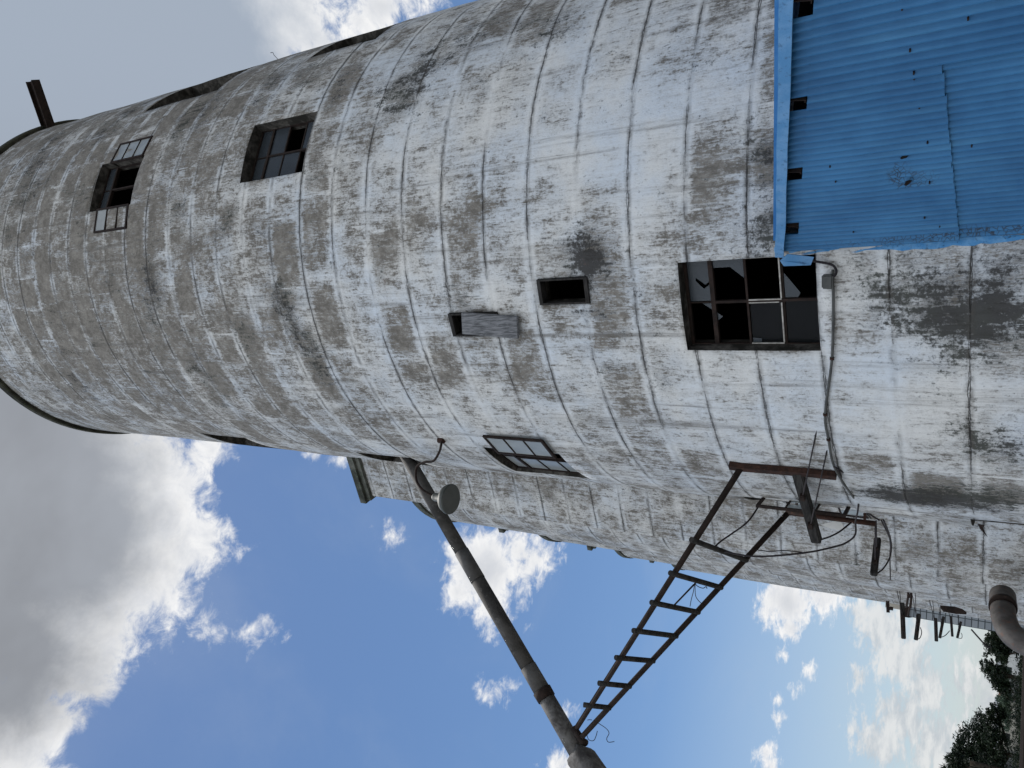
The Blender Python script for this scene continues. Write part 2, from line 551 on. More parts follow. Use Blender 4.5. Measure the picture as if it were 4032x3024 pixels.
def build_world(exposure_strength=.1):
    t = world.node_tree
    for n in list(t.nodes):
        t.nodes.remove(n)

    class W(NT):
        def __init__(s):
            s.t = t
            s.n = t.nodes
    g = W()
    out = g.n.new('ShaderNodeOutputWorld')
    bg = g.n.new('ShaderNodeBackground')
    bg.inputs[1].default_value = exposure_strength
    g.link(bg.outputs[0], out.inputs[0])
    sky = g.n.new('ShaderNodeTexSky')
    sky.sky_type = 'NISHITA'
    sky.sun_disc = False
    sky.sun_elevation = rad(SUN_EL)
    sky.sun_rotation = rad(SUN_AZ)
    sky.air_density = 1.0
    sky.dust_density = .15
    sky.ozone_density = 1.5
    d = g.n.new('ShaderNodeTexCoord').outputs['Generated']
    x, y, z = g.sep(d)
    # the air itself: a measured blue, paler towards the horizon
    zc = g.math('MAXIMUM', z, .02)
    pl = g.n.new('ShaderNodeVectorMath')
    pl.operation = 'SCALE'
    g.link(d, pl.inputs[0])
    g.link(g.math('DIVIDE', 1.0, g.math('ADD', zc, .30)), pl.inputs['Scale'])
    P = pl.outputs[0]
    n_big = g.noise(P, 3.6, 5, .55, .2)
    n_mid = g.noise(P, 9.5, 12, .62, .2)
    n_fin = g.noise(P, 33.0, 10, .68, .4)

    def pool(L):
        field = None
        for (px, py, pr, amp) in L:
            c = ray(px, py)
            rr_ = ((ray(px + pr, py) - c).length + (ray(px, py + pr) - c).length) / 2
            dp = g.n.new('ShaderNodeVectorMath')
            dp.operation = 'DISTANCE'
            g.link(d, dp.inputs[0])
            dp.inputs[1].default_value = c
            v = g.math('MULTIPLY', g.math('SUBTRACT', 1.0, g.math('DIVIDE', dp.outputs['Value'], rr_)), amp)
            field = v if field is None else g.math('SMOOTH_MAX', field, v, .10)
        return field
    big, mid, soft = pool(CLOUD_BANK), pool(CLOUD_PUFFS), pool(CLOUD_HAZY)

    def rough(f, a, b, c):
        f = g.math('ADD', f, g.math('MULTIPLY', g.math('SUBTRACT', n_mid, .5), a))
        f = g.math('ADD', f, g.math('MULTIPLY', g.math('SUBTRACT', n_fin, .5), b))
        return g.math('ADD', f, g.math('MULTIPLY', g.math('SUBTRACT', n_big, .5), c))
    fb, fm, fs = rough(big, 1.15, 1.0, .4), rough(mid, 1.7, 1.2, .5), rough(soft, 1.9, 1.2, .5)
    # unseen bright cloud added behind the viewer to light the walls and shed ribs
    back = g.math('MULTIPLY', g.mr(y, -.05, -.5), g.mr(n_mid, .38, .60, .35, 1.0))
    white = g.mix(g.mr(n_fin, .30, .70), (3.75, 3.85, 4.05), (4.75, 4.75, 4.75))
    grey = g.mix(g.mr(n_big, .30, .70), (1.35, 1.42, 1.56), (1.85, 1.98, 2.2))
    pale = g.mix(g.mr(x, -.1, .35), grey, (1.85, 2.15, 2.6))
    bcol = g.mix(g.mr(rough(pool(CLOUD_DEEP), .75, .16, .75), .02, .62), white, pale)
    mcol = g.mix(g.mr(rough(mid, .9, .5, .3), .35, .95, 0, .55), white, (2.6, 2.75, 3.0))
    scol = g.mix(g.mr(n_mid, .38, .62), (2.7, 2.9, 3.1), (3.9, 3.95, 3.95))
    s2 = g.n.new('ShaderNodeHueSaturation')
    s2.inputs['Saturation'].default_value = SKY_SAT
    s2.inputs['Value'].default_value = SKY_VAL
    g.link(sky.outputs[0], s2.inputs['Color'])
    veil = g.math('MULTIPLY', g.mr(g.noise(P, 2.6, 8, .6, .4), .45, .8), .16)
    air = g.mix(g.mr(z, .34, .0, 0, .80, False), s2.outputs[0], (2.55, 2.95, 3.3))
    col = g.mix(veil, air, (2.6, 2.9, 3.3))
    col = g.mix(g.mr(fs, .02, .50, 0, .9), col, scol)
    col = g.mix(g.mr(fm, .0, .50), col, mcol)
    col = g.mix(g.mr(fb, .0, .36), col, bcol)
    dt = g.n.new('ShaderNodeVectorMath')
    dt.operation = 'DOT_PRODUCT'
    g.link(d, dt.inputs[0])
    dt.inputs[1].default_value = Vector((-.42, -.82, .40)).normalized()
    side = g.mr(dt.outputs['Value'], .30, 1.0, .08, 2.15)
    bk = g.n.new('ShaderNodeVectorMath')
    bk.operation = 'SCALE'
    bk.inputs[0].default_value = BACK_FILL
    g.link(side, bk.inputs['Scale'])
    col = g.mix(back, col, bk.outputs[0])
    g.link(col, bg.inputs[0])


_sd = ray(-900, 1950)
SUN_AZ = math.degrees(math.atan2(_sd.x, _sd.y))
SUN_EL = math.degrees(math.asin(_sd.z))
SKY_SAT, SKY_VAL = 1.10, .58
BACK_FILL = (5.7, 6.0, 6.45)  # colour of the added fill cloud, out of view
# clouds as (photo point, radius in photo pixels, weight): directions on the sky dome
CLOUD_BANK = [(0, 1800, 760, 1.3), (300, 2080, 520, 1.1), (200, 2480, 420, 1.0), (0, 2900, 380, 1.0), (620, 1930, 260, .7), (720, 2130, 200, .65),
              (560, 2330, 260, .6), (250, 100, 1130, 1.6), (700, 250, 520, 1.0), (-600, 1000, 1200, 1.5), (-600, 2400, 900, 1.5)]
CLOUD_DEEP = [(-200, 1800, 980, 1.2), (50, 2150, 720, 1.0), (-50, 2600, 600, 1.0), (150, 100, 1150, 1.6), (-600, 1000, 1200, 1.5), (-600, 2400, 900, 1.5)]
CLOUD_PUFFS = [(980, 2480, 90, .30), (820, 2470, 100, .34), (1040, 2440, 45, .30), (1500, 20, 150, .8), (1420, 80, 90, .55), (1600, -40, 160, .7),
               (1900, 2250, 185, .9), (2060, 2170, 150, .75), (1800, 2330, 110, .65), (1930, 2400, 110, .6), (2150, 2200, 60, .35),
               (1960, 2720, 70, .42), (1900, 2740, 45, .36), (2020, 2700, 40, .3), (1530, 2110, 70, .36), (1500, 2160, 45, .3),
               (3100, 2370, 160, .85), (3220, 2320, 150, .75), (3110, 2470, 90, .6), (3090, 2570, 45, .42), (3180, 2640, 60, .42), (3140, 2710, 50, .40),
               (3060, 2750, 30, .32), (3080, 2830, 30, .3), (3010, 2960, 50, .42), (3040, 3020, 50, .42), (2230, 2820, 60, .36), (2210, 3010, 90, .5),
               (1340, 1800, 70, .5), (1240, 1780, 45, .36), (830, 1775, 90, .6)]
CLOUD_HAZY = [(3480, 2480, 150, .7), (3560, 2600, 150, .75), (3640, 2720, 140, .7), (3560, 2830, 160, .8), (3470, 2930, 150, .75), (3700, 2930, 200, .75), (3650, 2480, 120, .55), (3800, 2700, 150, .55),
              (3950, 2800, 260, .6), (3380, 2420, 90, .5), (3380, 2660, 60, .35)]
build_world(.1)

sun = bpy.data.lights.new("sun", 'SUN')
sun.energy = 1.5
sun.angle = rad(10)
sun.color = (1, .96, .9)
so = bpy.data.objects.new("sun", sun)
COL.objects.link(so)
so.rotation_euler = (-_sd).to_track_quat('-Z', 'Y').to_euler()
so.location = (0, 0, 60)

scene.view_settings.view_transform = 'Standard'
scene.view_settings.look = 'None'
scene.view_settings.gamma = 1
scene.view_settings.exposure = 1.0

# ------------------------------------------------------------------ ground
bm = bmesh.new()
N = 24
for i in range(N):
    for j in range(N):
        pass
bmesh.ops.create_grid(bm, x_segments=20, y_segments=20, size=1500)
g_ = finish("ground", bm, M['ground'])
g_['kind'] = 'structure'

bm = bmesh.new()
fp = [polar(-3, 49), polar(-60, 62), polar(-60, 900), polar(-3, 900)]
quad(bm, *[p + Vector((0, 0, .006)) for p in fp])
f_ = finish("field", bm, M['field'])
f_['kind'] = 'structure'

# ------------------------------------------------------------------ the main silo
silo = thing("concrete_silo", (SC.x, SC.y, 0), "huge round whitewashed concrete silo with peeling paint and broken windows, nearest and largest", "silo", "concrete silos of the elevator")

WIN = dict(
    W1=(6.9, 20.6, 14.785, 16.16), W2=(7.4, 21.5, 10.375, 11.785), W4=(-29.95, -15.95, 3.24, 4.64),
    W3=(-73.0, -58.1, 7.0, 8.33), W5=(-89.0, -74.4, 3.245, 4.685), W6=(-82.8, -66.5, 14.55, 16.0),
    W7=(-84.0, -69.3, 10.36, 11.66), W8=(40.5, 58.6, 13.75, 16.0), W9=(44.5, 60.5, 10.1, 11.57),
    V1=(-21.75, -17.25, 5.73, 6.40), V2=(-27.25, -22.65, 7.05, 7.82), DR=(-93.0, -71.5, .0, 1.98))

# stains and paint seen in the photograph, as (photo x, y, along theta m, along z m, weight)
STAINS = [
    (2180, 110, .5, .32, .62), (2080, 60, .5, .3, .4), (1640, 330, .55, .3, .62), (1530, 400, .5, .25, .5), (1700, 200, .5, .4, .42), (1900, 120, .6, .4, .4),
    (1330, 360, .5, .3, .42), (1250, 270, .6, .4, .36), (1080, 330, .6, .35, .36), (800, 450, .6, .4, .34), (690, 520, .5, .3, .35), (540, 420, .6, .4, .3),
    (420, 500, .8, .6, .3), (200, 560, .8, .5, .3), (100, 750, .9, .7, .3), (1100, 1150, .45, .28, .48), (600, 1100, .5, .25, .5), (600, 1250, .35, .2, .4),
    (1250, 1420, .6, .25, .48), (1160, 1300, .4, .2, .4), (950, 1290, .45, .25, .34), (820, 1500, .6, .25, .36), (2290, 990, .35, .35, .66), (2340, 1030, .25, .3, .5), (1800, 1160, .22, .25, .5),
    (1790, 1190, .2, .2, .4), (2360, 1450, .3, .3, .36), (2330, 1230, .2, .4, .4), (3480, 1100, .45, .35, .45), (3560, 1200, .4, .3, .32), (3900, 1060, .5, .5, .55), (3830, 1320, .35, .4, .48),
    (3960, 1250, .3, .6, .48), (3900, 1720, .35, .3, .5), (3960, 1800, .3, .4, .45), (3700, 1950, .35, .6, .55), (3950, 1960, .4, .6, .55), (3560, 1960, .3, .5, .5), (3300, 1930, .25, .8, .35), (3050, 1850, .2, .6, .4),
    (3000, 980, .5, .3, .34), (3080, 880, .25, .3, .45), (3060, 600, .3, .25, .5), (3050, 700, .3, .3, .35), (520, 1700, .4, .3, .3), (300, 1500, .6, .5, .25),
    (900, 880, .4, .25, .4), (1290, 700, .2, .5, .35), (700, 830, .3, .2, .35), (320, 760, .3, .5, .25), (3240, 1250, .3, .3, .3), (1350, 1720, .4, .2, .3),
    (2800, 780, .4, .25, .2), (2580, 1460, .4, .3, .25)]
PAINTS = [
    (2000, 600, 1.2, 1.2, .16), (2400, 400, 1.0, 1.0, .22), (2500, 850, .8, .8, .16), (2350, 1500, 1.2, 1.0, .10), (2900, 1550, 1.0, .8, .16), (1750, 1650, 1.0, 1.0, .12), (2100, 1700, 1.0, .8, .06),
    (3650, 1500, .8, .9, .24), (3450, 1250, .6, .4, .15), (1500, 1250, .8, .5, .12), (1300, 560, .5, .5, .15), (2250, 250, .8, .6, .14), (2700, 500, .8, .8, .12), (1400, 1750, .6, .8, .06),
    (400, 900, 1.5, 1.5, -.14), (600, 1350, 1.6, 1.5, -.12), (300, 1300, 1.4, 1.6, -.15), (200, 500, 1.6, 1.6, -.18), (900, 350, 1.4, 1.2, -.16), (1650, 850, .4, .35, -.28), (1530, 960, .3, .35, -.2),
    (1450, 1010, .5, .3, -.2), (1900, 780, .45, .3, -.2), (1880, 880, .4, .35, -.18), (1620, 1430, .6, .3, -.3), (1760, 1500, .5, .3, -.22), (1060, 1050, .6, .4, -.15), (2000, 1000, .4, .4, -.12),
    (2760, 600, .5, .25, -.22), (2760, 760, .45, .25, -.22), (2700, 900, .45, .3, -.18), (3000, 700, .35, .3, -.2), (950, 1300, .9, .5, -.12), (1430, 480, .6, .4, -.14), (2020, 1520, .4, .3, -.2), (2240, 1560, .4, .3, -.16)]


def _blobs(lst):
    out = []
    for px, py, a, b, w in lst:
        th, z, _ = cyl(px, py)
        out.append((rad(th) * SR, z, a, b, w))
    return out


ST, PA = _blobs(STAINS), _blobs(PAINTS)


def blobsum(L, u, v):
    s = 0.0
    for cu, cv, a, b, w in L:
        q = ((u - cu) / a) ** 2 + ((v - cv) / b) ** 2
        if q < 6:
            s += w * math.exp(-q)
    return s


def round_wall(name, parent, C, R, z0, z1, openings, thstep, zstep, thick, mat, attrs=False, uvoff=0.0):
    """a round wall with real thickness and real openings"""
    ths = set(-180 + thstep * i for i in range(int(360 / thstep)))
    zs = set(z0 + zstep * i for i in range(int((z1 - z0) / zstep) + 1))
    zs.add(z1)
    for a, b, c, d in openings:
        ths |= {a, b}
        zs |= {c, d}

    def clean(vals, keep, eps):
        vals = sorted(vals)
        out = []
        for q in vals:
            if out and q - out[-1] < eps:
                if q in keep and out[-1] not in keep:
                    out[-1] = q
                    continue
                if q not in keep:
                    continue
            out.append(q)
        return out
    kt = {q for o in openings for q in o[:2]}
    kz = {q for o in openings for q in o[2:]} | {z0, z1}
    ths = clean(ths, kt, thstep * .35)
    zs = clean(zs, kz, zstep * .35)
    nt, nz = len(ths), len(zs)

    def void(i, k):
        t0, t1 = ths[i], ths[i + 1] if i + 1 < nt else 180.0
        tm, zm = (t0 + t1) / 2, (zs[k] + zs[k + 1]) / 2
        return any(a < tm < b and c < zm < d for a, b, c, d in openings)
    V = [[void(i, k) for k in range(nz - 1)] for i in range(nt)]
    bm = bmesh.new()
    uvl = bm.loops.layers.uv.new("UVMap")
    if attrs:
        la = bm.verts.layers.float.new("stain")
        lb = bm.verts.layers.float.new("paint")
    near = {}
    outer, inner = [], []
    for i, th in enumerate(ths):
        a = rad(th)
        ro, ri = [], []
        for k, z in enumerate(zs):
            jit = .010 * math.sin(math.floor(z / LIFT) * 12.9898) + .018 * mnoise.noise(Vector((a * R * .9, z * .8, 3.1)))
            v = bm.verts.new((C[0] + (R + jit) * math.sin(a), C[1] - (R + jit) * math.cos(a), z))
            if attrs:
                hb = -.16 * min(1, max(0, (z - 8.5) / 6.0))
                v[la] = .95 * blobsum(ST, a * R, z) + .05 + .16 * min(1, max(0, (z - 8) / 6.0))
                v[lb] = max(-.45, blobsum(PA, a * R, z) + hb)
            ro.append(v)
            w = bm.verts.new((C[0] + (R - thick) * math.sin(a), C[1] - (R - thick) * math.cos(a), z))
            ri.append(w)
        outer.append(ro)
        inner.append(ri)

    def face(vs, mi, uvs=None):
        f = bm.faces.new(vs)
        f.material_index = mi
        if uvs:
            for l, q in zip(f.loops, uvs):
                l[uvl].uv = q
        return f
    for i in range(nt):
        j = (i + 1) % nt
        u0 = rad(ths[i]) * R + uvoff
        u1 = (rad(ths[j]) if j else PI) * R + uvoff
        for k in range(nz - 1):
            if V[i][k]:
                continue
            f = face((outer[i][k], outer[j][k], outer[j][k + 1], outer[i][k + 1]), 0, ((u0, zs[k]), (u1, zs[k]), (u1, zs[k + 1]), (u0, zs[k + 1])))
            f.smooth = True
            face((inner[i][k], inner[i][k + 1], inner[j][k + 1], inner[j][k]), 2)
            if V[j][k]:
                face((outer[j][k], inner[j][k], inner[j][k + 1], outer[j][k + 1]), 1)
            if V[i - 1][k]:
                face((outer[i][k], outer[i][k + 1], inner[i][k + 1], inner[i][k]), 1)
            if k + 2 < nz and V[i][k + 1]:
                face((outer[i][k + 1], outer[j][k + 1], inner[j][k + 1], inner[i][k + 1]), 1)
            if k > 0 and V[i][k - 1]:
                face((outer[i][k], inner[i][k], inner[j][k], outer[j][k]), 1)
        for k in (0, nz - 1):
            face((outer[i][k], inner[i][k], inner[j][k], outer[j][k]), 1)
    bmesh.ops.recalc_face_normals(bm, faces=bm.faces)
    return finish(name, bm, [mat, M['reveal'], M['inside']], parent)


round_wall("wall", silo, SC, SR, 0, WALL_TOP, list(WIN.values()), 1.5, .162, .26, M['wall'], True)
bm = bmesh.new()
lathe(bm, (SC.x, SC.y, WALL_TOP), [(SR + .07, 0), (SR + .10, .03), (SR + .105, .22), (SR + .06, .27), (1.0, .42)], 120)
finish("roof_slab", bm, M['moss'], silo)
for z in (2.75, 6.62, 9.95, 13.2, 16.9):  # added inner floors that block light and keep the interior dark
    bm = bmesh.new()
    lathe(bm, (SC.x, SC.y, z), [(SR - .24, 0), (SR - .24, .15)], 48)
    finish("light_block_slab", bm, M['inside'], silo)


class Win:
    def __init__(s, key, recess=.17):
        a, b, s.z0, s.z1 = WIN[key]
        th = (a + b) / 2
        s.n = Vector((math.sin(rad(th)), -math.cos(rad(th)), 0))
        s.t = Vector((math.cos(rad(th)), math.sin(rad(th)), 0))
        half = rad(b - a) / 2
        s.w = 2 * SR * math.sin(half) - .01
        s.rc = SR * math.cos(half) - recess
        s.o = Vector((SC.x, SC.y, 0)) + s.n * s.rc
        s.h = s.z1 - s.z0

    def p(s, a, f, out=0.0):
        """a: -1..1 across (left to right), f: 0..1 up"""
        return s.o + s.t * (a * s.w / 2) + Vector((0, 0, s.z0 + f * s.h)) + s.n * out


UPV = Vector((0, 0, 1))


def wbar(bm, w, a0, a1, f0, f1, d=.035, out=0.0):
    """flat bar of a window, in window fractions"""
    o = w.o
    obox(bm, o, w.t, UPV, w.n, (a0 * w.w / 2, a1 * w.w / 2), (w.z0 + f0 * w.h, w.z0 + f1 * w.h), (out - d / 2, out + d / 2))


def pane(w, parent, pts, mat='glass', out=0.0, holes=False):
    bm = bmesh.new()
    prism(bm, [w.p(a, f, out) for a, f in pts], w.n * .004)
    bmesh.ops.recalc_face_normals(bm, faces=bm.faces)
    return finish("pane", bm, M[mat], parent)


ROWS = (0, .265, .53, .79, 1.0)


def leaf(w, parent, side, f0, f1, swing, out, states, width=.94):
    """an opened casement of three panes, hinged on one jamb"""
    s = 1 if side == 'right' else -1
    hinge = w.o + w.t * (s * w.w / 2 * .97) + w.n * out
    d = (-w.t * s * math.cos(rad(swing)) + w.n * math.sin(rad(swing)))
    L = w.w / 2 * width
    za, zb = w.z0 + f0 * w.h, w.z0 + f1 * w.h
    nn = d.cross(UPV)
    bm = bmesh.new()
    b = .032
    obox(bm, hinge, d, UPV, nn, (0, b), (za, zb), (-.018, .018))
    obox(bm, hinge, d, UPV, nn, (L - b, L), (za, zb), (-.018, .018))
    obox(bm, hinge, d, UPV, nn, (b, L - b), (za, za + b * 1.2), (-.018, .018))
    obox(bm, hinge, d, UPV, nn, (b, L - b), (zb - b, zb), (-.018, .018))
    for i in (1, 2):
        z = za + (zb - za) * i / 3
        obox(bm, hinge, d, UPV, nn, (b, L - b), (z - .009, z + .009), (-.014, .014))
    # hinge arms back to the jamb
    for z in (za + .05, zb - .05):
        bar(bm, hinge + UPV * z, w.o + w.t * (s * w.w / 2 * .99) + w.n * .01 + UPV * z, .022)
    c = finish("casement", bm, M['rust_dark'], parent)
    for i, stt in enumerate(states):      # bottom to top
        if not stt:
            continue
        z0, z1 = za + (zb - za) * i / 3 + .012, za + (zb - za) * (i + 1) / 3 - .012
        bm = bmesh.new()
        if stt == 'broken':
            pts = [(b, z0), (L - b, z0), (L - b, z1), (L * .62, z1), (L * .52, z0 + (z1 - z0) * .35), (L * .40, z1), (b, z1)]
        else:
            pts = [(b, z0), (L - b, z0), (L - b, z1), (b, z1)]
        prism(bm, [hinge + d * x + UPV * z - nn * .002 for x, z in pts], nn * .004)
        bmesh.ops.recalc_face_normals(bm, faces=bm.faces)
        finish("casement_pane", bm, M['glass_pale'], parent)


def cell(col, r, inset=.03):
    """pane corners of column 0 (left) / 1 (right), row 0 (bottom) .. 3 (top)"""
    a0, a1 = (-1 + .05, -.03) if col == 0 else (.03, 1 - .05)
    f0, f1 = ROWS[r] + .012, ROWS[r + 1] - .012
    return a0, a1, f0, f1


def full(col, r):
    a0, a1, f0, f1 = cell(col, r)
    return [(a0, f0), (a1, f0), (a1, f1), (a0, f1)]


def part_of(col, r, uv):
    a0, a1, f0, f1 = cell(col, r)
    return [(a0 + (a1 - a0) * x, f0 + (f1 - f0) * y) for x, y in uv]


def window_frame(w, openings=(), heavy=True, label=None):
    bm = bmesh.new()
    wbar(bm, w, -1, -.95, 0, 1, .05)
    wbar(bm, w, .95, 1, 0, 1, .05)
    wbar(bm, w, -.95, .95, 0, .028, .05)
    wbar(bm, w, -.95, .95, .975, 1, .05)
    wbar(bm, w, -.95, .95, ROWS[3] - .017, ROWS[3] + .017, .055)
    wbar(bm, w, -.028, .028, .028, ROWS[3] - .017, .05)
    wbar(bm, w, -.012, .012, ROWS[3] + .017, .975, .03)
    for col, (a0, a1) in enumerate(((-.95, -.028), (.028, .95))):
        if col in openings:
            continue
        for r in (1, 2):
            wbar(bm, w, a0, a1, ROWS[r] - .008, ROWS[r] + .008, .028)
    o = finish("window", bm, M['rust_dark'], silo)
    if label:
        o['label'] = label
    return o


# upper window with both casements folded back
w = Win('W1')
o = window_frame(w, (0, 1), label="high window with two casements folded back on the wall")
pane(w, o, full(0, 3))
pane(w, o, full(1, 3))
leaf(w, o, 'right', .03, ROWS[3], 190, .17, ('full', 'broken', 'full'))
leaf(w, o, 'left', .03, ROWS[3], 188, .17, (None, None, 'full'))
# second window, two panes gone
w = Win('W2')
o = window_frame(w, label="window with grey panes and three black missing panes")
for c, r in ((0, 3), (1, 3), (0, 2), (1, 2), (0, 1), (1, 0)):
    pane(w, o, full(c, r))
# big broken window beside the shed
w = Win('W4')
o = window_frame(w, label="broken window beside the blue shed")
pane(w, o, part_of(1, 3, [(0, 0), (.42, 0), (.30, .30), (.50, .62), (.58, .60), (.40, .22), (.50, 0), (1, 0), (1, 1), (0, 1)]))
pane(w, o, part_of(1, 2, [(.52, 0), (1, 0), (1, 1), (.80, 1), (.80, .42)]))
pane(w, o, part_of(1, 0, [(.02, 1), (.02, .62), (.12, .55), (.60, 1)]))
pane(w, o, part_of(0, 3, [(1, 0), (1, .42), (.82, .0)]))
pane(w, o, part_of(0, 2, [(.55, 1), (.78, 1), (.66, .80)]))
pane(w, o, part_of(0, 1, [(.0, .98), (.0, .72), (.10, .70), (.12, .98)]))
pane(w, o, full(0, 0), 'glass_dark')
pane(w, o, full(0, 1), 'glass_dark', -.012)
bm = bmesh.new()
for c, r in ((0, 1), (1, 1)):
    a0, a1, f0, f1 = cell(c, r)
    wbar(bm, w, a0 - .012, a0 + .012, f0, f1, .02, .022)
    wbar(bm, w, a1 - .014, a1 + .008, f0 + .02, f1, .02, .022)
    wbar(bm, w, a0 + .02, a1 - .02, f0 - .004, f0 + .006, .02, .022)
finish("putty", bm, M['putty'], o)
# window at the left limb with its right casement swung out
w = Win('W3', .09)
o = window_frame(w, (1,), label="window on the left curve with one casement swung right out")
for r in range(4):
    pane(w, o, full(0, r), 'glass_pale')
pane(w, o, full(1, 3))
leaf(w, o, 'right', .03, ROWS[3], 189, .14, ('full', 'full', 'full'))
# window beside the steel frame, both casements standing out
w = Win('W5')
o = window_frame(w, (0, 1), label="low window behind the steel frame with casements standing open")
pane(w, o, full(0, 3))
leaf(w, o, 'right', .03, ROWS[3], 158, .10, (None, 'broken', None))
leaf(w, o, 'left', .03, ROWS[3], 160, .10, ('broken', None, 'broken'))
# frame of the small square vent and the loose board on the other
for key in ('V1', 'V2'):
    w = Win(key, .03)
    bm = bmesh.new()
    wbar(bm, w, -1, -.86, 0, 1, .12)
    wbar(bm, w, .86, 1, 0, 1, .12)
    wbar(bm, w, -.86, .86, 0, .07, .12)
    wbar(bm, w, -.86, .86, .93, 1, .12)
    o = finish("vent_frame", bm, M['timber'], silo)
pB = [cyl(*q, .05)[2] for q in ((1822, 1228), (1826, 1312), (2045, 1330), (2042, 1243))]
bm = bmesh.new()
nB = (pB[0] - pB[1]).cross(pB[2] - pB[1]).normalized()
if nB.dot(CAM - pB[0]) < 0:
    nB = -nB
prism(bm, pB, nB * .04)
bmesh.ops.recalc_face_normals(bm, faces=bm.faces)
bmesh.ops.bevel(bm, geom=bm.edges[:], offset=.006, segments=2, affect='EDGES')
finish("loose_board", bm, M['board'], silo)['label'] = "grey plank hanging over a small vent"
# door at the foot, seen edge-on
w = Win('DR', .1)
bm = bmesh.new()
wbar(bm, w, -.97, .97, .01, .97, .05)
o = finish("door", bm, M['rust_dark'], silo)
bm = bmesh.new()
tip = cyl(3850, 2062, .03)[2]
prism(bm, [tip, tip + Vector((-.01, 0, -.07)), tip + Vector((-.05, .03, -.05)), tip + Vector((-.15, .06, -.10)), tip + Vector((-.06, .03, -.02))], (0, .012, 0))
finish("torn_lintel_plate", bm, M['rust_dark'], silo)
# a stub of reinforcing wire on the right limb
bm = bmesh.new()
q0 = sp_(57, 13.2, 0)
tube(bm, [q0, q0 + Vector((.10, -.02, .10)), q0 + Vector((.15, -.02, .13)), q0 + Vector((.16, -.02, .20))], .005, 6, 3)
finish("wire_stub", bm, M['cable'], silo)

# ------------------------------------------------------------------ hoist beam at the top
b0, b1 = on_z(190, 498, 21.62), on_z(128, 318, 21.62)
dirb = (b1 - b0).normalized()
b0 = b0 - dirb * .9
side = dirb.cross(UPV)
bm = bmesh.new()
Lb = (b1 - b0).length
obox(bm, b0, dirb, side, UPV, (0, Lb), (-.10, .10), (-.14, -.12))
obox(bm, b0, dirb, side, UPV, (0, Lb), (-.10, .10), (.12, .14))
obox(bm, b0, dirb, side, UPV, (0, Lb), (-.012, .012), (-.119, .119))
tag(finish("hoist_beam", bm, M['rust_dark'], origin=b0), "rusty steel hoist beam jutting out from the silo's top rim", "beam")

# ------------------------------------------------------------------ the row behind: link towers and storage silos
ROW_TOP = 16.0
RR = 3.1
TW = []
tower_px = [(1420, 1980), (1965, 2096), (2313, 2166)]
for x, y in tower_px:
    d = ray(x, y)
    t = (ROW_TOP - EYE) / (d.z / math.hypot(d.x, d.y))
    TW.append(at(x, y, t))
TW.append(TW[2] + (TW[2] - TW[1]))
U = Vector((math.sin(rad(115)), math.cos(rad(115)), 0))
Vv = Vector((math.sin(rad(25)), math.cos(rad(25)), 0))
tl = ["grey square-cornered concrete tower with a dark cornice, directly behind the nearest silo",
      "small dark cornice corner sticking out past the silo beyond the nearest square tower",
      "farther small dark cornice corner on the tower line, between the third and fourth silos",
      "farthest square tower at the end of the silo row, almost hidden"]
for i, P in enumerate(TW):
    P0 = Vector((P.x, P.y, 0))
    r_ = thing("link_tower", P0, tl[i], "tower", "square towers linking the silos")
    ov = .16
    A = P0 + U * ov + Vv * ov
    la_, lb_ = 3.3, 3.0
    bm = bmesh.new()
    uvl = bm.loops.layers.uv.new("UVMap")
    cs = [A, A + U * la_, A + U * la_ + Vv * lb_, A + Vv * lb_]
    acc = i * 7.3
    for a, b in zip(cs, cs[1:] + cs[:1]):
        L = (b - a).length
        nseg = 6
        for k in range(nseg):
            p, q = a.lerp(b, k / nseg), a.lerp(b, (k + 1) / nseg)
            f = quad(bm, p, q, q + UPV * (ROW_TOP - .34), p + UPV * (ROW_TOP - .34))
            for l, (uu, vv) in zip(f.loops, ((acc + L * k / nseg, 0), (acc + L * (k + 1) / nseg, 0), (acc + L * (k + 1) / nseg, ROW_TOP - .34), (acc + L * k / nseg, ROW_TOP - .34))):
                l[uvl].uv = (uu, vv + i * 3 * LIFT)
        acc += L
    bmesh.ops.recalc_face_normals(bm, faces=bm.faces)
    finish("wall", bm, M['row'], r_)
    bm = bmesh.new()
    obox(bm, P0, U, Vv, UPV, (.07, la_ + 2 * ov - .07), (.07, lb_ + 2 * ov - .07), (ROW_TOP - .34, ROW_TOP - .20))
    obox(bm, P0, U, Vv, UPV, (0, la_ + 2 * ov), (0, lb_ + 2 * ov), (ROW_TOP - .20, ROW_TOP))
    finish("cornice", bm, M['cornice'], r_)

sl = ["round concrete silo with dark rim peeking out just behind the nearest square tower",
      "round silo whose rim shows between the second and third square towers",
      "round silo whose rim shows just beyond the third square tower",
      "farthest round silo closing the row, a thin strip past the others"]
SIL = []
for x, y in ((1741, 2052), (2169, 2131), (2461, 2196)):
    d = ray(x, y)
    t = (ROW_TOP - EYE) / (d.z / math.hypot(d.x, d.y))
    dd = math.hypot(t, RR)
    az = math.atan2(d.x, d.y) + math.asin((RR + .05) / dd)
    SIL.append(Vector((math.sin(az) * dd, math.cos(az) * dd, 0)))
SIL.append(SIL[2] + (SIL[2] - SIL[1]))
for i, c in enumerate(SIL):
    r_ = thing("concrete_silo", c, sl[i], "silo", "concrete silos of the elevator")
    round_wall("wall", r_, c, RR, 0, ROW_TOP - .2, [], 6, .648, .2, M['row'], False, i * 5.1 + 3)
    bm = bmesh.new()
    lathe(bm, (c.x, c.y, ROW_TOP - .2), [(RR + .05, 0), (RR + .06, .2), (1.0, .3)], 64)
    finish("roof_slab", bm, M['cornice'], r_)

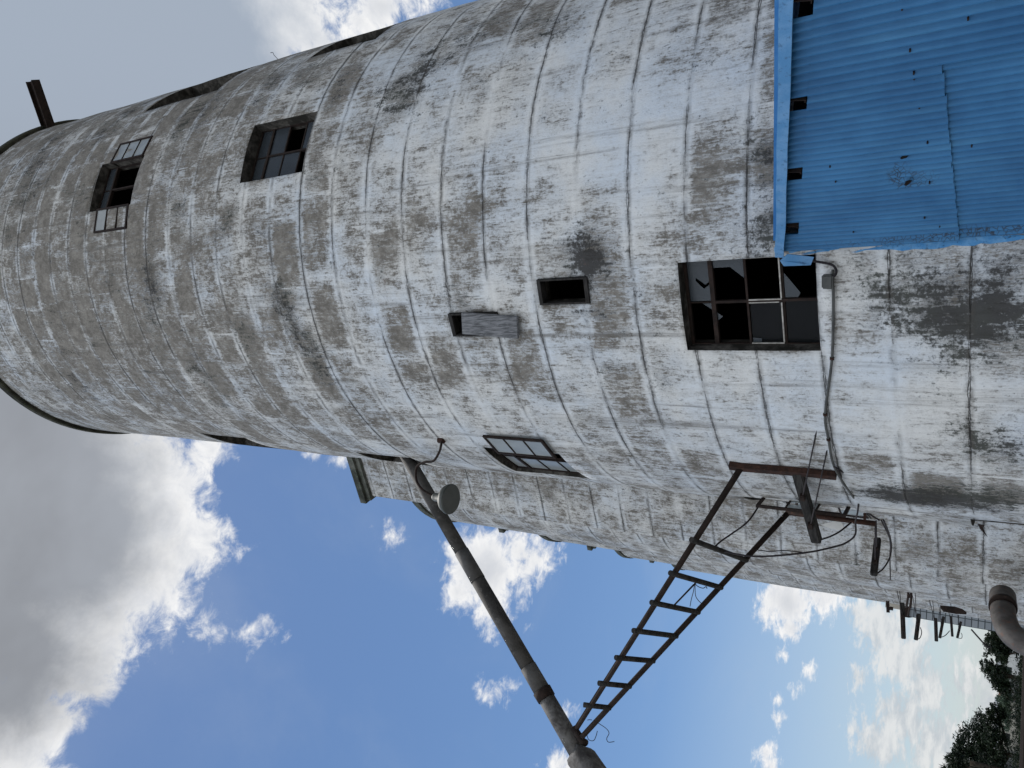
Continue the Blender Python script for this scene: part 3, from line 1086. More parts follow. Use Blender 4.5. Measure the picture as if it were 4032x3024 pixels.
# ------------------------------------------------------------------ low building of glazed blocks beyond the row
T = 44.0
lb = polar(-14.22, T)
rb = polar(-11.0, T)
r_ = thing("block_building", lb, "low grey building of square blocks beyond the silo row, left of the strip of silos", "building")
dx = (rb - lb).normalized()
dy = Vector((-dx.y, dx.x, 0))
htop = EYE + T * math.tan(rad(5.2))
bm = bmesh.new()
uvl = bm.loops.layers.uv.new("UVMap")
Lw = (rb - lb).length
cs = [lb, lb + dx * Lw, lb + dx * Lw + dy * 9, lb + dy * 9]
acc = 0
for a, b in zip(cs, cs[1:] + cs[:1]):
    f = quad(bm, a, b, b + UPV * htop, a + UPV * htop)
    L = (b - a).length
    for l, q in zip(f.loops, ((acc, 0), (acc + L, 0), (acc + L, htop), (acc, htop))):
        l[uvl].uv = q
    acc += L
bmesh.ops.recalc_face_normals(bm, faces=bm.faces)
finish("wall", bm, M['tile'], r_)
bm = bmesh.new()
obox(bm, lb, dx, dy, UPV, (-.05, Lw), (-.12, 9.1), (htop, htop + .35))
finish("roof_slab", bm, M['rust_dark'], r_)
bm = bmesh.new()
obox(bm, lb, dx, dy, UPV, (.25, Lw), (.6, 8), (htop + .35, htop + 1.15))
finish("upper_wall", bm, M['cream'], r_)

# ------------------------------------------------------------------ discharge pipe with its chute
P0 = at(1600, 1796, 10.62)
P1 = at(2276, 2964, 11.05)
r_ = thing("discharge_pipe", P1, "long grey round grain pipe slanting down out of a silo window", "pipe")
D = (P1 - P0)


def seg(name, f0, f1, r0, r1, mat, n=20):
    bm = bmesh.new()
    tube(bm, [P0 + D * f0, P0 + D * f1], r0, n, 1, True, [r0, r1])
    return finish(name, bm, mat, r_)


seg("pipe", -.06, .375, .112, .112, M['pipe'])
seg("sleeve", .375, .475, .121, .123, M['pipe_patch'])
seg("pipe", .475, .755, .117, .119, M['pipe'])
seg("sleeve", .755, .825, .126, .128, M['pipe_patch'])
seg("collar", .825, .85, .145, .140, M['rust_dark'])
seg("pipe", .85, 1.0, .124, .128, M['chute'])
e1 = P1 + D.normalized() * .02
e2 = e1 + Vector((-.22, -.50, -.78))
e3 = e2 + Vector((-.35, -.9, -1.7))
bm = bmesh.new()
tube(bm, [e1, e1 + (e2 - e1) * .08, e2], .2, 4, 1, True, [.19, .215, .20])
finish("elbow_box", bm, M['chute'], r_)
bm = bmesh.new()
tube(bm, [e2 - (e2 - e1) * .06, e2 + (e3 - e2) * .02], .23, 4, 1, True)
finish("collar", bm, M['rust_dark'], r_)
bm = bmesh.new()
tube(bm, [e2, e3], .14, 16, 1, True)
finish("lower_pipe", bm, M['chute'], r_)

# ------------------------------------------------------------------ steel support frame (two rails tapering to the pipe, seven rungs)
A1 = cyl(2918, 1841, .05)[2]
A2 = at(3102, 2020, 11.2)
B1 = at(2262, 2880, 10.9)
B2 = at(2290, 2903, 10.86)
r_ = thing("support_frame", A1, "rusty tapering steel frame like a ladder, reaching from the silo wall to the grain pipe", "frame")
bm = bmesh.new()
tube(bm, [A1, B1], .038, 12)
finish("rail", bm, M['rust_dark'], r_)
bm = bmesh.new()
tube(bm, [A2, B2], .038, 12)
finish("rail", bm, M['rust_dark'], r_)


def on_line(x, y, A, B):
    d = ray(x, y)
    e = B - A
    w0 = CAM - A
    a, b, c, dd, ee = d.dot(d), d.dot(e), e.dot(e), d.dot(w0), e.dot(w0)
    t = (a * ee - b * dd) / (a * c - b * b)
    return A + e * t


rung_px = [((2745, 2138), (2926, 2200)), ((2668, 2271), (2826, 2306)), ((2596, 2386), (2738, 2404)), ((2525, 2494), (2650, 2496)), ((2456, 2598), (2560, 2593)), ((2388, 2696), (2467, 2691)), ((2332, 2781), (2386, 2772))]
RUNG = []
for (a, b) in rung_px:
    pa, pb = on_line(*a, A1, B1), on_line(*b, A2, B2)
    e = (pa - pb).normalized()
    down = Vector((0, 0, -.045))
    bm = bmesh.new()
    # fixed length past the upper rail
    tube(bm, [pb + down * .6, pa + down * .6 + e * .13], .036, 10)
    finish("rung", bm, M['timber'], r_)
    RUNG.append((pa, pb))
bm = bmesh.new()
pts = [cyl(x, y, .045)[2] for x, y in ((2872, 1833), (2918, 1840), (3060, 1851), (3180, 1861), (3292, 1873))]
for a, b in zip(pts, pts[1:]):
    bar(bm, a, b, .10, .07, (1, .6, 0))
finish("wall_channel", bm, M['rust'], r_)
bm = bmesh.new()
tube(bm, [at(3095, 2018, 11.2), at(3447, 2062, 11.2)], .035, 10)
finish("wall_post", bm, M['rust'], r_)
for z_, dz in ((.12, 0), (.88, 0)):
    bm = bmesh.new()
    p = at(3095 + 352 * z_, 2018 + 44 * z_, 11.2)
    bar(bm, p, p + Vector((.28, -.05, 0)), .03)
    finish("post_bracket", bm, M['rust'], r_)
bm = bmesh.new()
tube(bm, [B1 + Vector((.05, 0, .02)), B2 + Vector((-.05, 0, -.02)), at(2306, 2925, 10.95)], .05, 10)
finish("tip_clamp", bm, M['rust_dark'], r_)


def cable(name, pts, r, label, cat="cable", group=None, mat='cable', k=6):
    bm = bmesh.new()
    tube(bm, pts, r, 6, k)
    return tag(finish(name, bm, M[mat], origin=pts[0]), label, cat, group)


# wires left hanging on the frame
cable("loose_wire", [at(2352, 2845, 10.9), at(2385, 2867, 10.9), at(2398, 2886, 10.9), at(2389, 2908, 10.9), at(2396, 2922, 10.9), at(2419, 2920, 10.9)], .005, "long thin curling wire hanging from the tip of the steel frame", "wire", "loose wires on the steel frame")
cable("loose_wire", [at(2309, 2886, 10.9), at(2318, 2912, 10.9), at(2337, 2916, 10.9), at(2347, 2898, 10.9), at(2352, 2878, 10.9)], .005, "short hooked thin wire beside the pipe end of the frame", "wire", "loose wires on the steel frame")
cable("loose_wire", [at(2313, 2835, 10.9), at(2322, 2834, 10.9), at(2331, 2835, 10.9)], .005, "tiny straight wire between the frame's two rails near the tip", "wire", "loose wires on the steel frame")
t2 = 10.6
cable("loose_wire", [RUNG[1][0].lerp(RUNG[1][1], .45), at(2738, 2340, t2), at(2748, 2362, t2), at(2764, 2378, t2)], .005, "frayed wire dangling from the second rung of the frame", "wire", "loose wires on the steel frame")
cable("loose_wire", [at(2735, 2298, t2), at(2730, 2330, t2), at(2722, 2360, t2), at(2717, 2388, t2)], .005, "fine vertical thread of wire under the second rung of the frame", "wire", "loose wires on the steel frame")
cable("loose_wire", [at(2735, 2296, t2), at(2748, 2309, t2), at(2768, 2316, t2), at(2780, 2310, t2), at(2784, 2318, t2)], .006, "knotted wire twist lying on the second rung of the frame", "wire", "loose wires on the steel frame")
bm = bmesh.new()
tube(bm, [on_line(2715, 2298, A1, B1).lerp(on_line(2800, 2306, A2, B2), .5), on_line(2596, 2386, A1, B1).lerp(on_line(2738, 2404, A2, B2), .4)], .012, 8)
tag(finish("tie_wire", bm, M['rust_dark'], origin=RUNG[1][0]), "thin straight rod tied between the second and third rungs", "rod")

# ------------------------------------------------------------------ timber outrigger on the silo with tie rods
def outrigger(a, b, w, h, rods, label, group, cl=.035):
    a, b = Vector(a), Vector(b)
    r_ = thing("outrigger", a, label, "bracket", group)
    bm = bmesh.new()
    bar(bm, a, b, w, h)
    bmesh.ops.bevel(bm, geom=bm.edges[:], offset=w * .12, segments=2, affect='EDGES')
    finish("arm", bm, M['timber'], r_)
    for f, root in rods:
        p = a.lerp(b, f)
        s = (b - a).normalized().cross(UPV)
        if s.dot(CAM - p) < 0:
            s = -s
        q = p + s * (w / 2 + cl) + UPV * (-.01)
        bm = bmesh.new()
        bar(bm, p + s * w * .45, q + s * .03, cl * 1.6, cl * 1.4)
        bar(bm, q - (b - a).normalized() * cl * 1.2, q + (b - a).normalized() * cl * 1.2, cl * 1.3, cl * 1.3)
        finish("clamp", bm, M['rust_dark'], r_)
        bm = bmesh.new()
        tube(bm, [q, root], .009, 6)
        finish("tie_rod", bm, M['cable'], r_)
    return r_


OG = "timber line brackets along the silos"
oa, ob = cyl(3138, 1850, .02)[2], at(3216, 2130, 10.35)
outrigger(oa, ob, .105, .12, ((.30, cyl(3230, 1627, .0)[2]), (.70, cyl(3258, 1766, .0)[2])), "thick dark timber arm on two tie rods in front of the open window", OG)
a, b = at(3456, 2122, 12.4), at(3440, 2262, 12.0)
outrigger(a, b, .09, .09, ((.35, at(3450, 2050, 11.4)), (.72, at(3446, 2052, 11.4))), "short dark arm hanging alone against the square tower's wall", OG, .03)
far = [((3552, 2373), (3558, 2516), 21.5, .10, "largest arm of the distant cluster, nearest the sky"), ((3619, 2416), (3606, 2521), 24.5, .10, "second arm of the distant cluster, with a looped wire"),
       ((3684, 2433), (3687, 2526), 29.0, .10, "third arm of the distant cluster, straight and plain"), ((3716, 2427), (3700, 2513), 32.0, .09, "fourth arm of the distant cluster, tilted against the third"),
       ((3744, 2427), (3750, 2507), 36.0, .09, "fifth arm of the distant cluster, before the block building"), ((3784, 2447), (3769, 2513), 41.0, .10, "last and smallest arm of the distant cluster, with a drooping loop")]
for (pa, pb, t, wd, lab) in far:
    a, b = at(*pa, t), at(*pb, t)
    rt = a + Vector((.7, .2, .25))
    outrigger(a, b, wd, wd, ((.40, rt), (.72, rt + Vector((0, .1, -.1)))), lab, OG, .04)
cable("line_wire", [at(3608, 2518, 24.3), at(3622, 2512, 24.3), at(3629, 2490, 24.3), at(3624, 2470, 24.3)], .012, "wire loop hanging on the second distant arm", "wire", "wire loops on the distant arms")
cable("line_wire", [at(3770, 2512, 40.6), at(3786, 2513, 40.6), at(3788, 2500, 40.6), at(3784, 2492, 40.6)], .014, "wire loop hanging on the last distant arm", "wire", "wire loops on the distant arms")
cable("line_wire", [at(3704, 2510, 31.6), at(3722, 2502, 32), at(3739, 2484, 34)], .014, "slack wire between the fourth and fifth distant arms", "wire", "wire loops on the distant arms")
bm = bmesh.new()
tube(bm, smooth_path([at(3824, 2478, 42.0), at(3885, 2545, 42.0), at(3900, 2546, 42.0)], 3), .035, 8)
tag(finish("service_pipe", bm, M['cable'], origin=at(3824, 2478, 42)), "thin dark bent pole slanting from the block building to the trees", "pole")
bm = bmesh.new()
p = at(3495, 2366, 30)
bar(bm, p, at(3497, 2412, 30), .07, .10)
obox(bm, at(3510, 2396, 30), Vector((1, 0, 0)), Vector((0, 1, 0)), UPV, (-.05, .05), (-.05, .05), (-.05, .05))
tag(finish("insulator_arm", bm, M['rust_dark'], origin=p), "tiny bracket stub with a knob on the far strip's edge", "bracket")
# rusty box and leads on the strip where the distant arms start
bm = bmesh.new()
p = at(3578, 2292, 20)
for (x0, y0, x1, y1, r0) in ((3575, 2296, 3569, 2390, .028), (3583, 2296, 3585, 2392, .028), (3590, 2300, 3575, 2425, .02)):
    tube(bm, smooth_path([at(x0, y0, 20), at((x0 + x1) / 2 + 4, (y0 + y1) / 2, 20), at(x1, y1, 20.5)], 4), r0, 6)
obox(bm, at(3581, 2345, 20), Vector((1, 0, 0)), Vector((0, 1, 0)), UPV, (-.05, .03), (-.03, .03), (-.05, .03))
tag(finish("wire_bundle", bm, M['rust_dark'], origin=p), "dark bundle of leads and box on the silo strip above the distant arms", "wires")


def on_round(x, y, c, r):
    d = ray(x, y)
    h = math.hypot(d.x, d.y)
    dx, dy = d.x / h, d.y / h
    bq = dx * c.x + dy * c.y
    t = bq - math.sqrt(max(bq * bq - (c.x ** 2 + c.y ** 2 - r * r), 0))
    return CAM + d * (t / h)


bm = bmesh.new()  # dark plate painted as the shade inside a broken opening
hp = [on_round(x, y, SIL[0], RR + .03) for x, y in ((3702, 2384), (3716, 2399), (3765, 2408), (3806, 2410), (3790, 2398), (3760, 2388))]
cen = sum(hp, Vector()) / len(hp)
prism(bm, hp, (cen - SIL[0] - Vector((0, 0, cen.z))).normalized() * .05)
bmesh.ops.recalc_face_normals(bm, faces=bm.faces)
hsil = [o for o in COL.objects if o.name.startswith("concrete_silo") and (o.location - SIL[0]).length < .01][0]
finish("opening_shade_plate", bm, M['rust_dark'], hsil)['label'] = "dark plate standing in for the shade of a broken opening low on the wall"

# ------------------------------------------------------------------ conduit and cables on the wall
ctr = [(3279, 1062), (3279, 1110), (3281, 1190), (3276, 1411), (3249, 1630), (3262, 1730), (3284, 1836)]
base = cyl(*ctr[0], .05)[2]
r_ = thing("service_conduit", base, "grey cable conduit running round the silo wall from the broken window to the steel frame", "conduit")
bm = bmesh.new()
tube(bm, [cyl(x, y, .04)[2] for x, y in ctr] + [cyl(3340, 1930, .06)[2], at(3400, 2008, 11.1), at(3430, 2042, 11.2)], .0135, 10, 4)
finish("conduit", bm, M['conduit'], r_)
bm = bmesh.new()
q = [cyl(x, y, .035)[2] for x, y in ((3240, 1078), (3240, 1132), (3284, 1134), (3284, 1078))]
nq = (q[1] - q[0]).cross(q[3] - q[0]).normalized()
if nq.dot(CAM - q[0]) < 0:
    nq = -nq
prism(bm, q, nq * .07)
bmesh.ops.recalc_face_normals(bm, faces=bm.faces)
bmesh.ops.bevel(bm, geom=bm.edges[:], offset=.012, segments=2, affect='EDGES')
finish("junction_box", bm, M['conduit'], r_)
for x, y in ((3276, 1411), (3249, 1632), (3262, 1730)):
    bm = bmesh.new()
    p = cyl(x, y, .045)[2]
    e = (cyl(x, y + 20, .045)[2] - p).normalized()
    tube(bm, [p - e * .012, p + e * .012], .022, 10)
    finish("clip", bm, M['rust'], r_)
cable("wall_cable", [cyl(3110, 1014, .12)[2], cyl(3190, 1026, .08)[2], cyl(3268, 1040, .05)[2], cyl(3290, 1058, .06)[2], cyl(3292, 1076, .08)[2], cyl(3283, 1090, .1)[2]], .013, "short black lead looping from the broken window to the junction box", "cable", "black cables on the silo wall")
cable("wall_cable", [cyl(3286, 1838, .06)[2], at(3333, 1870, 9.6), at(3366, 1917, 10.0), at(3380, 1962, 10.3), at(3378, 2010, 10.5), at(3369, 2052, 10.8), at(3368, 2103, 10.8), at(3340, 2132, 10.8), at(3293, 2151, 10.7), at(3166, 2177, 10.4), at(2977, 2191, 10.2), RUNG[0][0].lerp(RUNG[0][1], .5)], .012, "long black cable drooping from the conduit across to the first rung", "cable", "black cables on the silo wall")
cable("wall_cable", [cyl(3300, 1852, .06)[2], at(3332, 1915, 10.0), at(3370, 1960, 10.5), at(3420, 2020, 11.1), at(3462, 2048, 11.3)], .013, "black cable bundled tight along the lower conduit", "cable", "black cables on the silo wall")
cable("wall_cable", [cyl(2992, 1986, .04)[2], at(2945, 2053, 10.6), at(2882, 2101, 10.5), at(2840, 2130, 10.4), RUNG[0][0].lerp(RUNG[0][1], .35)], .012, "black cable dropping from the window head to the first rung", "cable", "black cables on the silo wall")
cable("wall_cable", [ob, at(3270, 2112, 10.6), at(3309, 2091, 10.8), at(3350, 2058, 11.0)], .012, "black cable from the tip of the thick timber arm to the window", "cable", "black cables on the silo wall")
cable("wall_cable", [at(3478, 2046, 11.4), at(3500, 2100, 12.0), at(3510, 2150, 12.4), at(3503, 2196, 12.4), at(3480, 2236, 12.2), at(3456, 2257, 12.05)], .011, "black cable curving down to the lone short arm", "cable", "black cables on the silo wall")
cable("wall_cable", [at(3470, 2048, 11.4), at(3504, 2125, 12.5), at(3504, 2196, 13.2), at(3506, 2282, 14.2)], .010, "thin black cable running on past the lone short arm to the tower corner", "cable", "black cables on the silo wall")
cable("wall_cable", [at(2985, 2166, 11.0), at(3030, 2171, 11.4), at(3090, 2168, 11.8), at(3160, 2175, 12.2)], .007, "faint thin cable across the square tower above the long droop", "cable", "black cables on the silo wall")
# white rags caught behind the casements
bm = bmesh.new()
rg = [at(3230, 2066, 11.6), at(3290, 2052, 11.6), at(3318, 2090, 11.6), at(3268, 2080, 11.6)]
prism(bm, rg, (0, .01, 0))
prism(bm, [at(3290, 2052, 11.6), at(3308, 2050, 11.6), at(3330, 2084, 11.6), at(3312, 2086, 11.6)], (0, .012, 0))
tag(finish("torn_sheet", bm, M['white'], origin=rg[0]), "torn white plastic sheet caught behind the open window by the timber arm", "sheet")

# ------------------------------------------------------------------ gooseneck lamp
LT = 9.75
lc = at(1772, 1965, LT)
w0 = cyl(1738, 1733, .0)[2]
r_ = thing("gooseneck_lamp", w0, "round dull green wall lamp on a looping gooseneck arm in front of the pipe", "lamp")
neck = [w0, cyl(1737, 1752, .10)[2], at(1730, 1778, 9.55), at(1715, 1806, 9.6), at(1700, 1817, 9.65), at(1672, 1820, 9.7), at(1645, 1834, 9.75), at(1637, 1862, 9.75), at(1641, 1895, 9.75), at(1660, 1925, 9.75), at(1688, 1944, 9.75), lc + Vector((.0, .0, .30))]
bm = bmesh.new()
tube(bm, neck, .020, 10, 5)
finish("arm", bm, M['rust_dark'], r_)
bm = bmesh.new()
lathe(bm, lc, [(.232, -.02), (.236, -.012), (.232, .03), (.20, .09), (.13, .14), (.075, .165), (.066, .30), (.05, .33)], 36)
o = finish("shade", bm, M['lamp'], r_, True)
bm = bmesh.new()
lathe(bm, lc, [(.222, -.030), (.222, -.020)], 36)
finish("lens", bm, M['lampface'], r_)
bm = bmesh.new()
lathe(bm, w0, [(.05, -.05), (.05, .05)], 12)
finish("wall_plate", bm, M['rust'], r_)

# ------------------------------------------------------------------ blue shed against the silo
SA = Vector((1.40, 7.72, 0))
SB = Vector((2.36, 4.75, 0))
sd_ = (SB - SA).normalized()
sn = Vector((-sd_.y, sd_.x, 0))
if sn.dot(CAM - SA) < 0:
    sn = -sn                                        # outward, to the camera
shed = thing("blue_shed", SA, "bright blue corrugated sheet-metal shed leaning against the silo", "shed")
SL = 4.2


def ztop(s):
    return 3.53 - .2355 * s


PITCHC, AMP = .0775, .021


def sheet(name, s0, s1, zf0, zf1, off, holes=(), steps=7):
    bm = bmesh.new()
    uvl = bm.loops.layers.uv.new("UVMap")
    fl = bm.verts.layers.float.new("flake")
    n = int((s1 - s0) / PITCHC * steps)
    cols = []
    FL = [(1.12, 2.40, .30, .10, .55), (1.0, 2.20, .22, .12, .45), (.05, 2.6, .10, 1.4, .42), (.1, 1.9, .12, .5, .4), (.55, 2.05, .12, .1, .3), (1.55, 2.33, .1, .08, .3)]
    for i in range(n + 1):
        s = s0 + (s1 - s0) * i / n
        wv = AMP * math.cos(2 * PI * s / PITCHC)
        zz = [zf0(s)] + [zf0(s) + (zf1(s) - zf0(s)) * k / 22 for k in range(1, 22)] + [zf1(s)]
        col = []
        for z in zz:
            # dents around the bullet holes
            dent = 0
            for (cs, cz, rr_, dd) in ((1.12, 2.42, .12, .012), (.93, 2.36, .08, .008), (2.1, 2.42, .10, .006)):
                q = ((s - cs) / rr_) ** 2 + ((z - cz) / rr_) ** 2
                dent += dd * math.exp(-q)
            buck = .006 * mnoise.noise(Vector((s * 1.1, z * .9, 7)))
            v = bm.verts.new(SA + sd_ * s + UPV * z + sn * (off + wv - dent + buck))
            v[fl] = sum(w * math.exp(-((s - a) / c) ** 2 - ((z - b) / d) ** 2) for a, b, c, d, w in FL)
            col.append((v, s, z))
        cols.append(col)
    for a, b in zip(cols, cols[1:]):
        for k in range(len(a) - 1):
            sm = (a[k][1] + b[k][1]) / 2
            zm = (a[k][2] + a[k + 1][2]) / 2
            f = bm.faces.new((a[k][0], b[k][0], b[k + 1][0], a[k + 1][0]))
            f.smooth = True
            for l, q in zip(f.loops, (a[k], b[k], b[k + 1], a[k + 1])):
                l[uvl].uv = (q[1], q[2])
    bmesh.ops.recalc_face_normals(bm, faces=bm.faces)
    o = finish(name, bm, M['blue'], shed)
    return o


LAPZ = 2.03
PUR = (3.05, 2.15, 1.27, .40)
# the upper sheet is cut by the purlin notches: built as strips between them
SPL = 30 * PITCHC - .04
sheet("wall_sheet", -.04, SPL, lambda s: 0, lambda s: LAPZ + .08, -.014)
sheet("wall_sheet", -.04, SPL, lambda s: LAPZ + .012 * mnoise.noise(Vector((s * 9, 3, 1))), lambda s: ztop(s) - .145, .010)
sheet("wall_sheet", SPL, SL, lambda s: 0, lambda s: ztop(s) - .145, .002)
edges = [-.04]
for s in sorted(PUR):
    edges += [s - .085, s + .085]
edges += [SL]
for a, b in zip(edges[0::2], edges[1::2]):
    sheet("wall_sheet", a, b, lambda s: ztop(s) - .147, lambda s: ztop(s) - .012, .004)
for s in PUR:
    bm = bmesh.new()
    o_ = SA + sd_ * s + UPV * (ztop(s) - .075)
    rk = (sd_ - UPV * .2355).normalized()
    pu = rk.cross(sn)
    if pu.z < 0:
        pu = -pu
    obox(bm, o_, rk, pu, -sn, (-.075, .075), (.052, .060), (-.03, 2.6))
    obox(bm, o_, rk, pu, -sn, (.067, .075), (-.06, .052), (-.03, 2.6))
    obox(bm, o_, rk, pu, -sn, (.045, .067), (-.06, -.052), (-.03, 2.6))
    finish("purlin", bm, M['rust_dark'], shed)
# rake trim: a folded flashing, face and soffit, slightly wavy
bm = bmesh.new()
n = 40
prev = None
for i in range(n + 1):
    s = -.02 + (SL + .02) * i / n
    wob = .010 * mnoise.noise(Vector((s * 2.2, 1.3, 0)))
    o_ = SA + sd_ * s + UPV * (ztop(s) + wob)
    ring = [bm.verts.new(o_ + sn * .075 + UPV * .055), bm.verts.new(o_ + sn * (.080 + wob) - UPV * .028), bm.verts.new(o_ + sn * .068 - UPV * .030), bm.verts.new(o_ + sn * .060 + UPV * .045), bm.verts.new(o_ - sn * .25 + UPV * .045), bm.verts.new(o_ - sn * .25 + UPV * .055)]
    if prev:
        for k in range(6):
            bm.faces.new((prev[k], ring[k], ring[(k + 1) % 6], prev[(k + 1) % 6]))
    else:
        bm.faces.new(ring)
    prev = ring
bm.faces.new(prev[::-1])
bmesh.ops.recalc_face_normals(bm, faces=bm.faces)
finish("rake_trim", bm, M['blue_trim'], shed)
# bent end of the trim in front of the broken window
bm = bmesh.new()
pf = [at(3070, 1026, 7.55), at(3086, 1048, 7.55), at(3192, 1044, 7.62), at(3205, 1012, 7.66), at(3135, 1002, 7.66), at(3100, 1000, 7.58)]
prism(bm, pf, Vector((0, .004, 0)))
bmesh.ops.recalc_face_normals(bm, faces=bm.faces)
finish("torn_flap", bm, M['blue_trim'], shed)
# roof, far walls (solid shed)
bm = bmesh.new()
prism(bm, [SA + UPV * (ztop(0) + .065) - sn * .1, SA + sd_ * SL + UPV * (ztop(SL) + .065) - sn * .1, SA + sd_ * SL + UPV * (ztop(SL) + .065) - sn * 5, SA + UPV * (ztop(0) + .065) - sn * 5], UPV * .03)
bmesh.ops.recalc_face_normals(bm, faces=bm.faces)
finish("roof", bm, M['blue_roof'], shed)
bm = bmesh.new()
prism(bm, [SA + sd_ * SL - sn * .03, SA + sd_ * SL - sn * 5, SA + sd_ * SL - sn * 5 + UPV * (ztop(SL) - .01), SA + sd_ * SL - sn * .03 + UPV * (ztop(SL) - .01)], sd_ * .02)
bmesh.ops.recalc_face_normals(bm, faces=bm.faces)
finish("front_wall", bm, M['blue_roof'], shed)


def on_shed(x, y, off=0.0):
    d = ray(x, y)
    t = (SA + sn * off - CAM).dot(sn) / d.dot(sn)
    return CAM + d * t


# screws, a dark patch standing in for a bullet hole's shade, a torn strip
for (x, y) in ((3552, 36), (3812, 75), (3583, 200), (3598, 289), (3620, 424), (3636, 495), (3652, 562), (3826, 576), (3660, 720), (3640, 858), (3290, 715), (3360, 913), (3268, 656), (3600, 310), (3244, 596), (3700, 892)):
    p = on_shed(x, y, .016)
    bm = bmesh.new()
    tube(bm, [p - sn * .015, p + sn * .008], .006, 8)
    finish("screw", bm, M['rust_dark'], shed)
bm = bmesh.new()
p = [on_shed(x, y, .02) for x, y in ((3544, 622), (3556, 612), (3578, 610), (3570, 620), (3550, 626))]
prism(bm, p, sn * .003)
finish("hole_shade_patch", bm, M['inside'], shed)
bm = bmesh.new()
p = [on_shed(x, y, .02 + o_) for x, y, o_ in ((3560, 729), (3566, 714), (3580, 709), (3594, 710), (3584, 720), (3569, 732))] if False else [on_shed(3560, 729, .02), on_shed(3566, 714, .03), on_shed(3580, 709, .045), on_shed(3594, 710, .05), on_shed(3584, 720, .035), on_shed(3569, 732, .02)]
f = bm.faces.new([bm.verts.new(q) for q in p])
bmesh.ops.solidify(bm, geom=bm.faces[:], thickness=.003)
finish("torn_strip", bm, M['rust_dark'], shed)
# blue paint slopped on the silo round the shed's edges (thin coats a few mm proud, ragged)
def splash(name, pts, off=.012):
    """ragged coat of paint following the silo wall, given as photo outline (upper edge, lower edge)"""
    up, lo = pts
    bm = bmesh.new()
    n = 26
    cols = []

    def lerp_list(L, f):
        x = f * (len(L) - 1)
        i = min(int(x), len(L) - 2)
        t = x - i
        return (L[i][0] * (1 - t) + L[i + 1][0] * t, L[i][1] * (1 - t) + L[i + 1][1] * t)
    for i in range(n + 1):
        a, b = lerp_list(up, i / n), lerp_list(lo, i / n)
        c = []
        for k in range(5):
            f = k / 4
            x = a[0] * (1 - f) + b[0] * f + (random.uniform(-5, 5) if k in (0, 4) else 0)
            y = a[1] * (1 - f) + b[1] * f + (random.uniform(-5, 5) if k in (0, 4) else 0)
            c.append(bm.verts.new(cyl(x, y, off + .004 * math.sin(k * 1.3 + i))[2]))
        cols.append(c)
    for a, b in zip(cols, cols[1:]):
        for k in range(4):
            bm.faces.new((a[k], b[k], b[k + 1], a[k + 1]))
    bmesh.ops.recalc_face_normals(bm, faces=bm.faces)
    return finish(name, bm, M['blue_splash'], shed, True)


splash("paint_edge", ([(3086, 560), (3078, 650), (3062, 760), (3054, 880), (3050, 1000)], [(3098, 560), (3098, 650), (3096, 760), (3090, 880), (3084, 1000)]))
splash("paint_edge", ([(3105, 985), (3300, 968), (3600, 950), (3850, 932), (4060, 920)], [(3108, 1004), (3300, 992), (3600, 982), (3850, 962), (4060, 938)]))

# ------------------------------------------------------------------ exhaust duct low on the tower corner
dz = EYE + 14.6 * math.tan(rad(.22))
d0, d1 = at(3948, 2346, 14.9), at(3950, 2432, 14.3)
r_ = thing("exhaust_duct", d0, "big grey rust-streaked round duct elbowing down from the tower's foot", "duct")
bm = bmesh.new()
tube(bm, [d0, at(3949, 2385, 14.55)], .185, 24)
finish("collar", bm, M['duct'], r_)
bm = bmesh.new()
tube(bm, [at(3949, 2385, 14.55), at(3949, 2393, 14.45)], .192, 24)
finish("band", bm, M['rust_dark'], r_)
bm = bmesh.new()
tube(bm, [at(3949, 2398, 14.45), at(3952, 2432, 14.3), at(3968, 2475, 14.2), at(4000, 2512, 14.1), at(4060, 2545, 14.0), at(4200, 2590, 13.8)], .17, 24, 4)
finish("elbow", bm, M['duct'], r_)

# ------------------------------------------------------------------ far yard: wall, trees, houses
a, b = polar(-12.0, 40), polar(-34, 46)
r_ = thing("yard_wall", a, "long dark low wall along the yard's far edge, under the trees", "wall")
bm = bmesh.new()
e = (b - a).normalized()
nn = Vector((-e.y, e.x, 0))
obox(bm, a, e, nn, UPV, (0, (b - a).length), (0, .2), (0, .86))
finish("wall", bm, M['fence'], r_)
bm = bmesh.new()
obox(bm, a, e, nn, UPV, (0, (b - a).length), (-.05, .25), (.86, .97))
finish("coping", bm, M['fence'], r_)


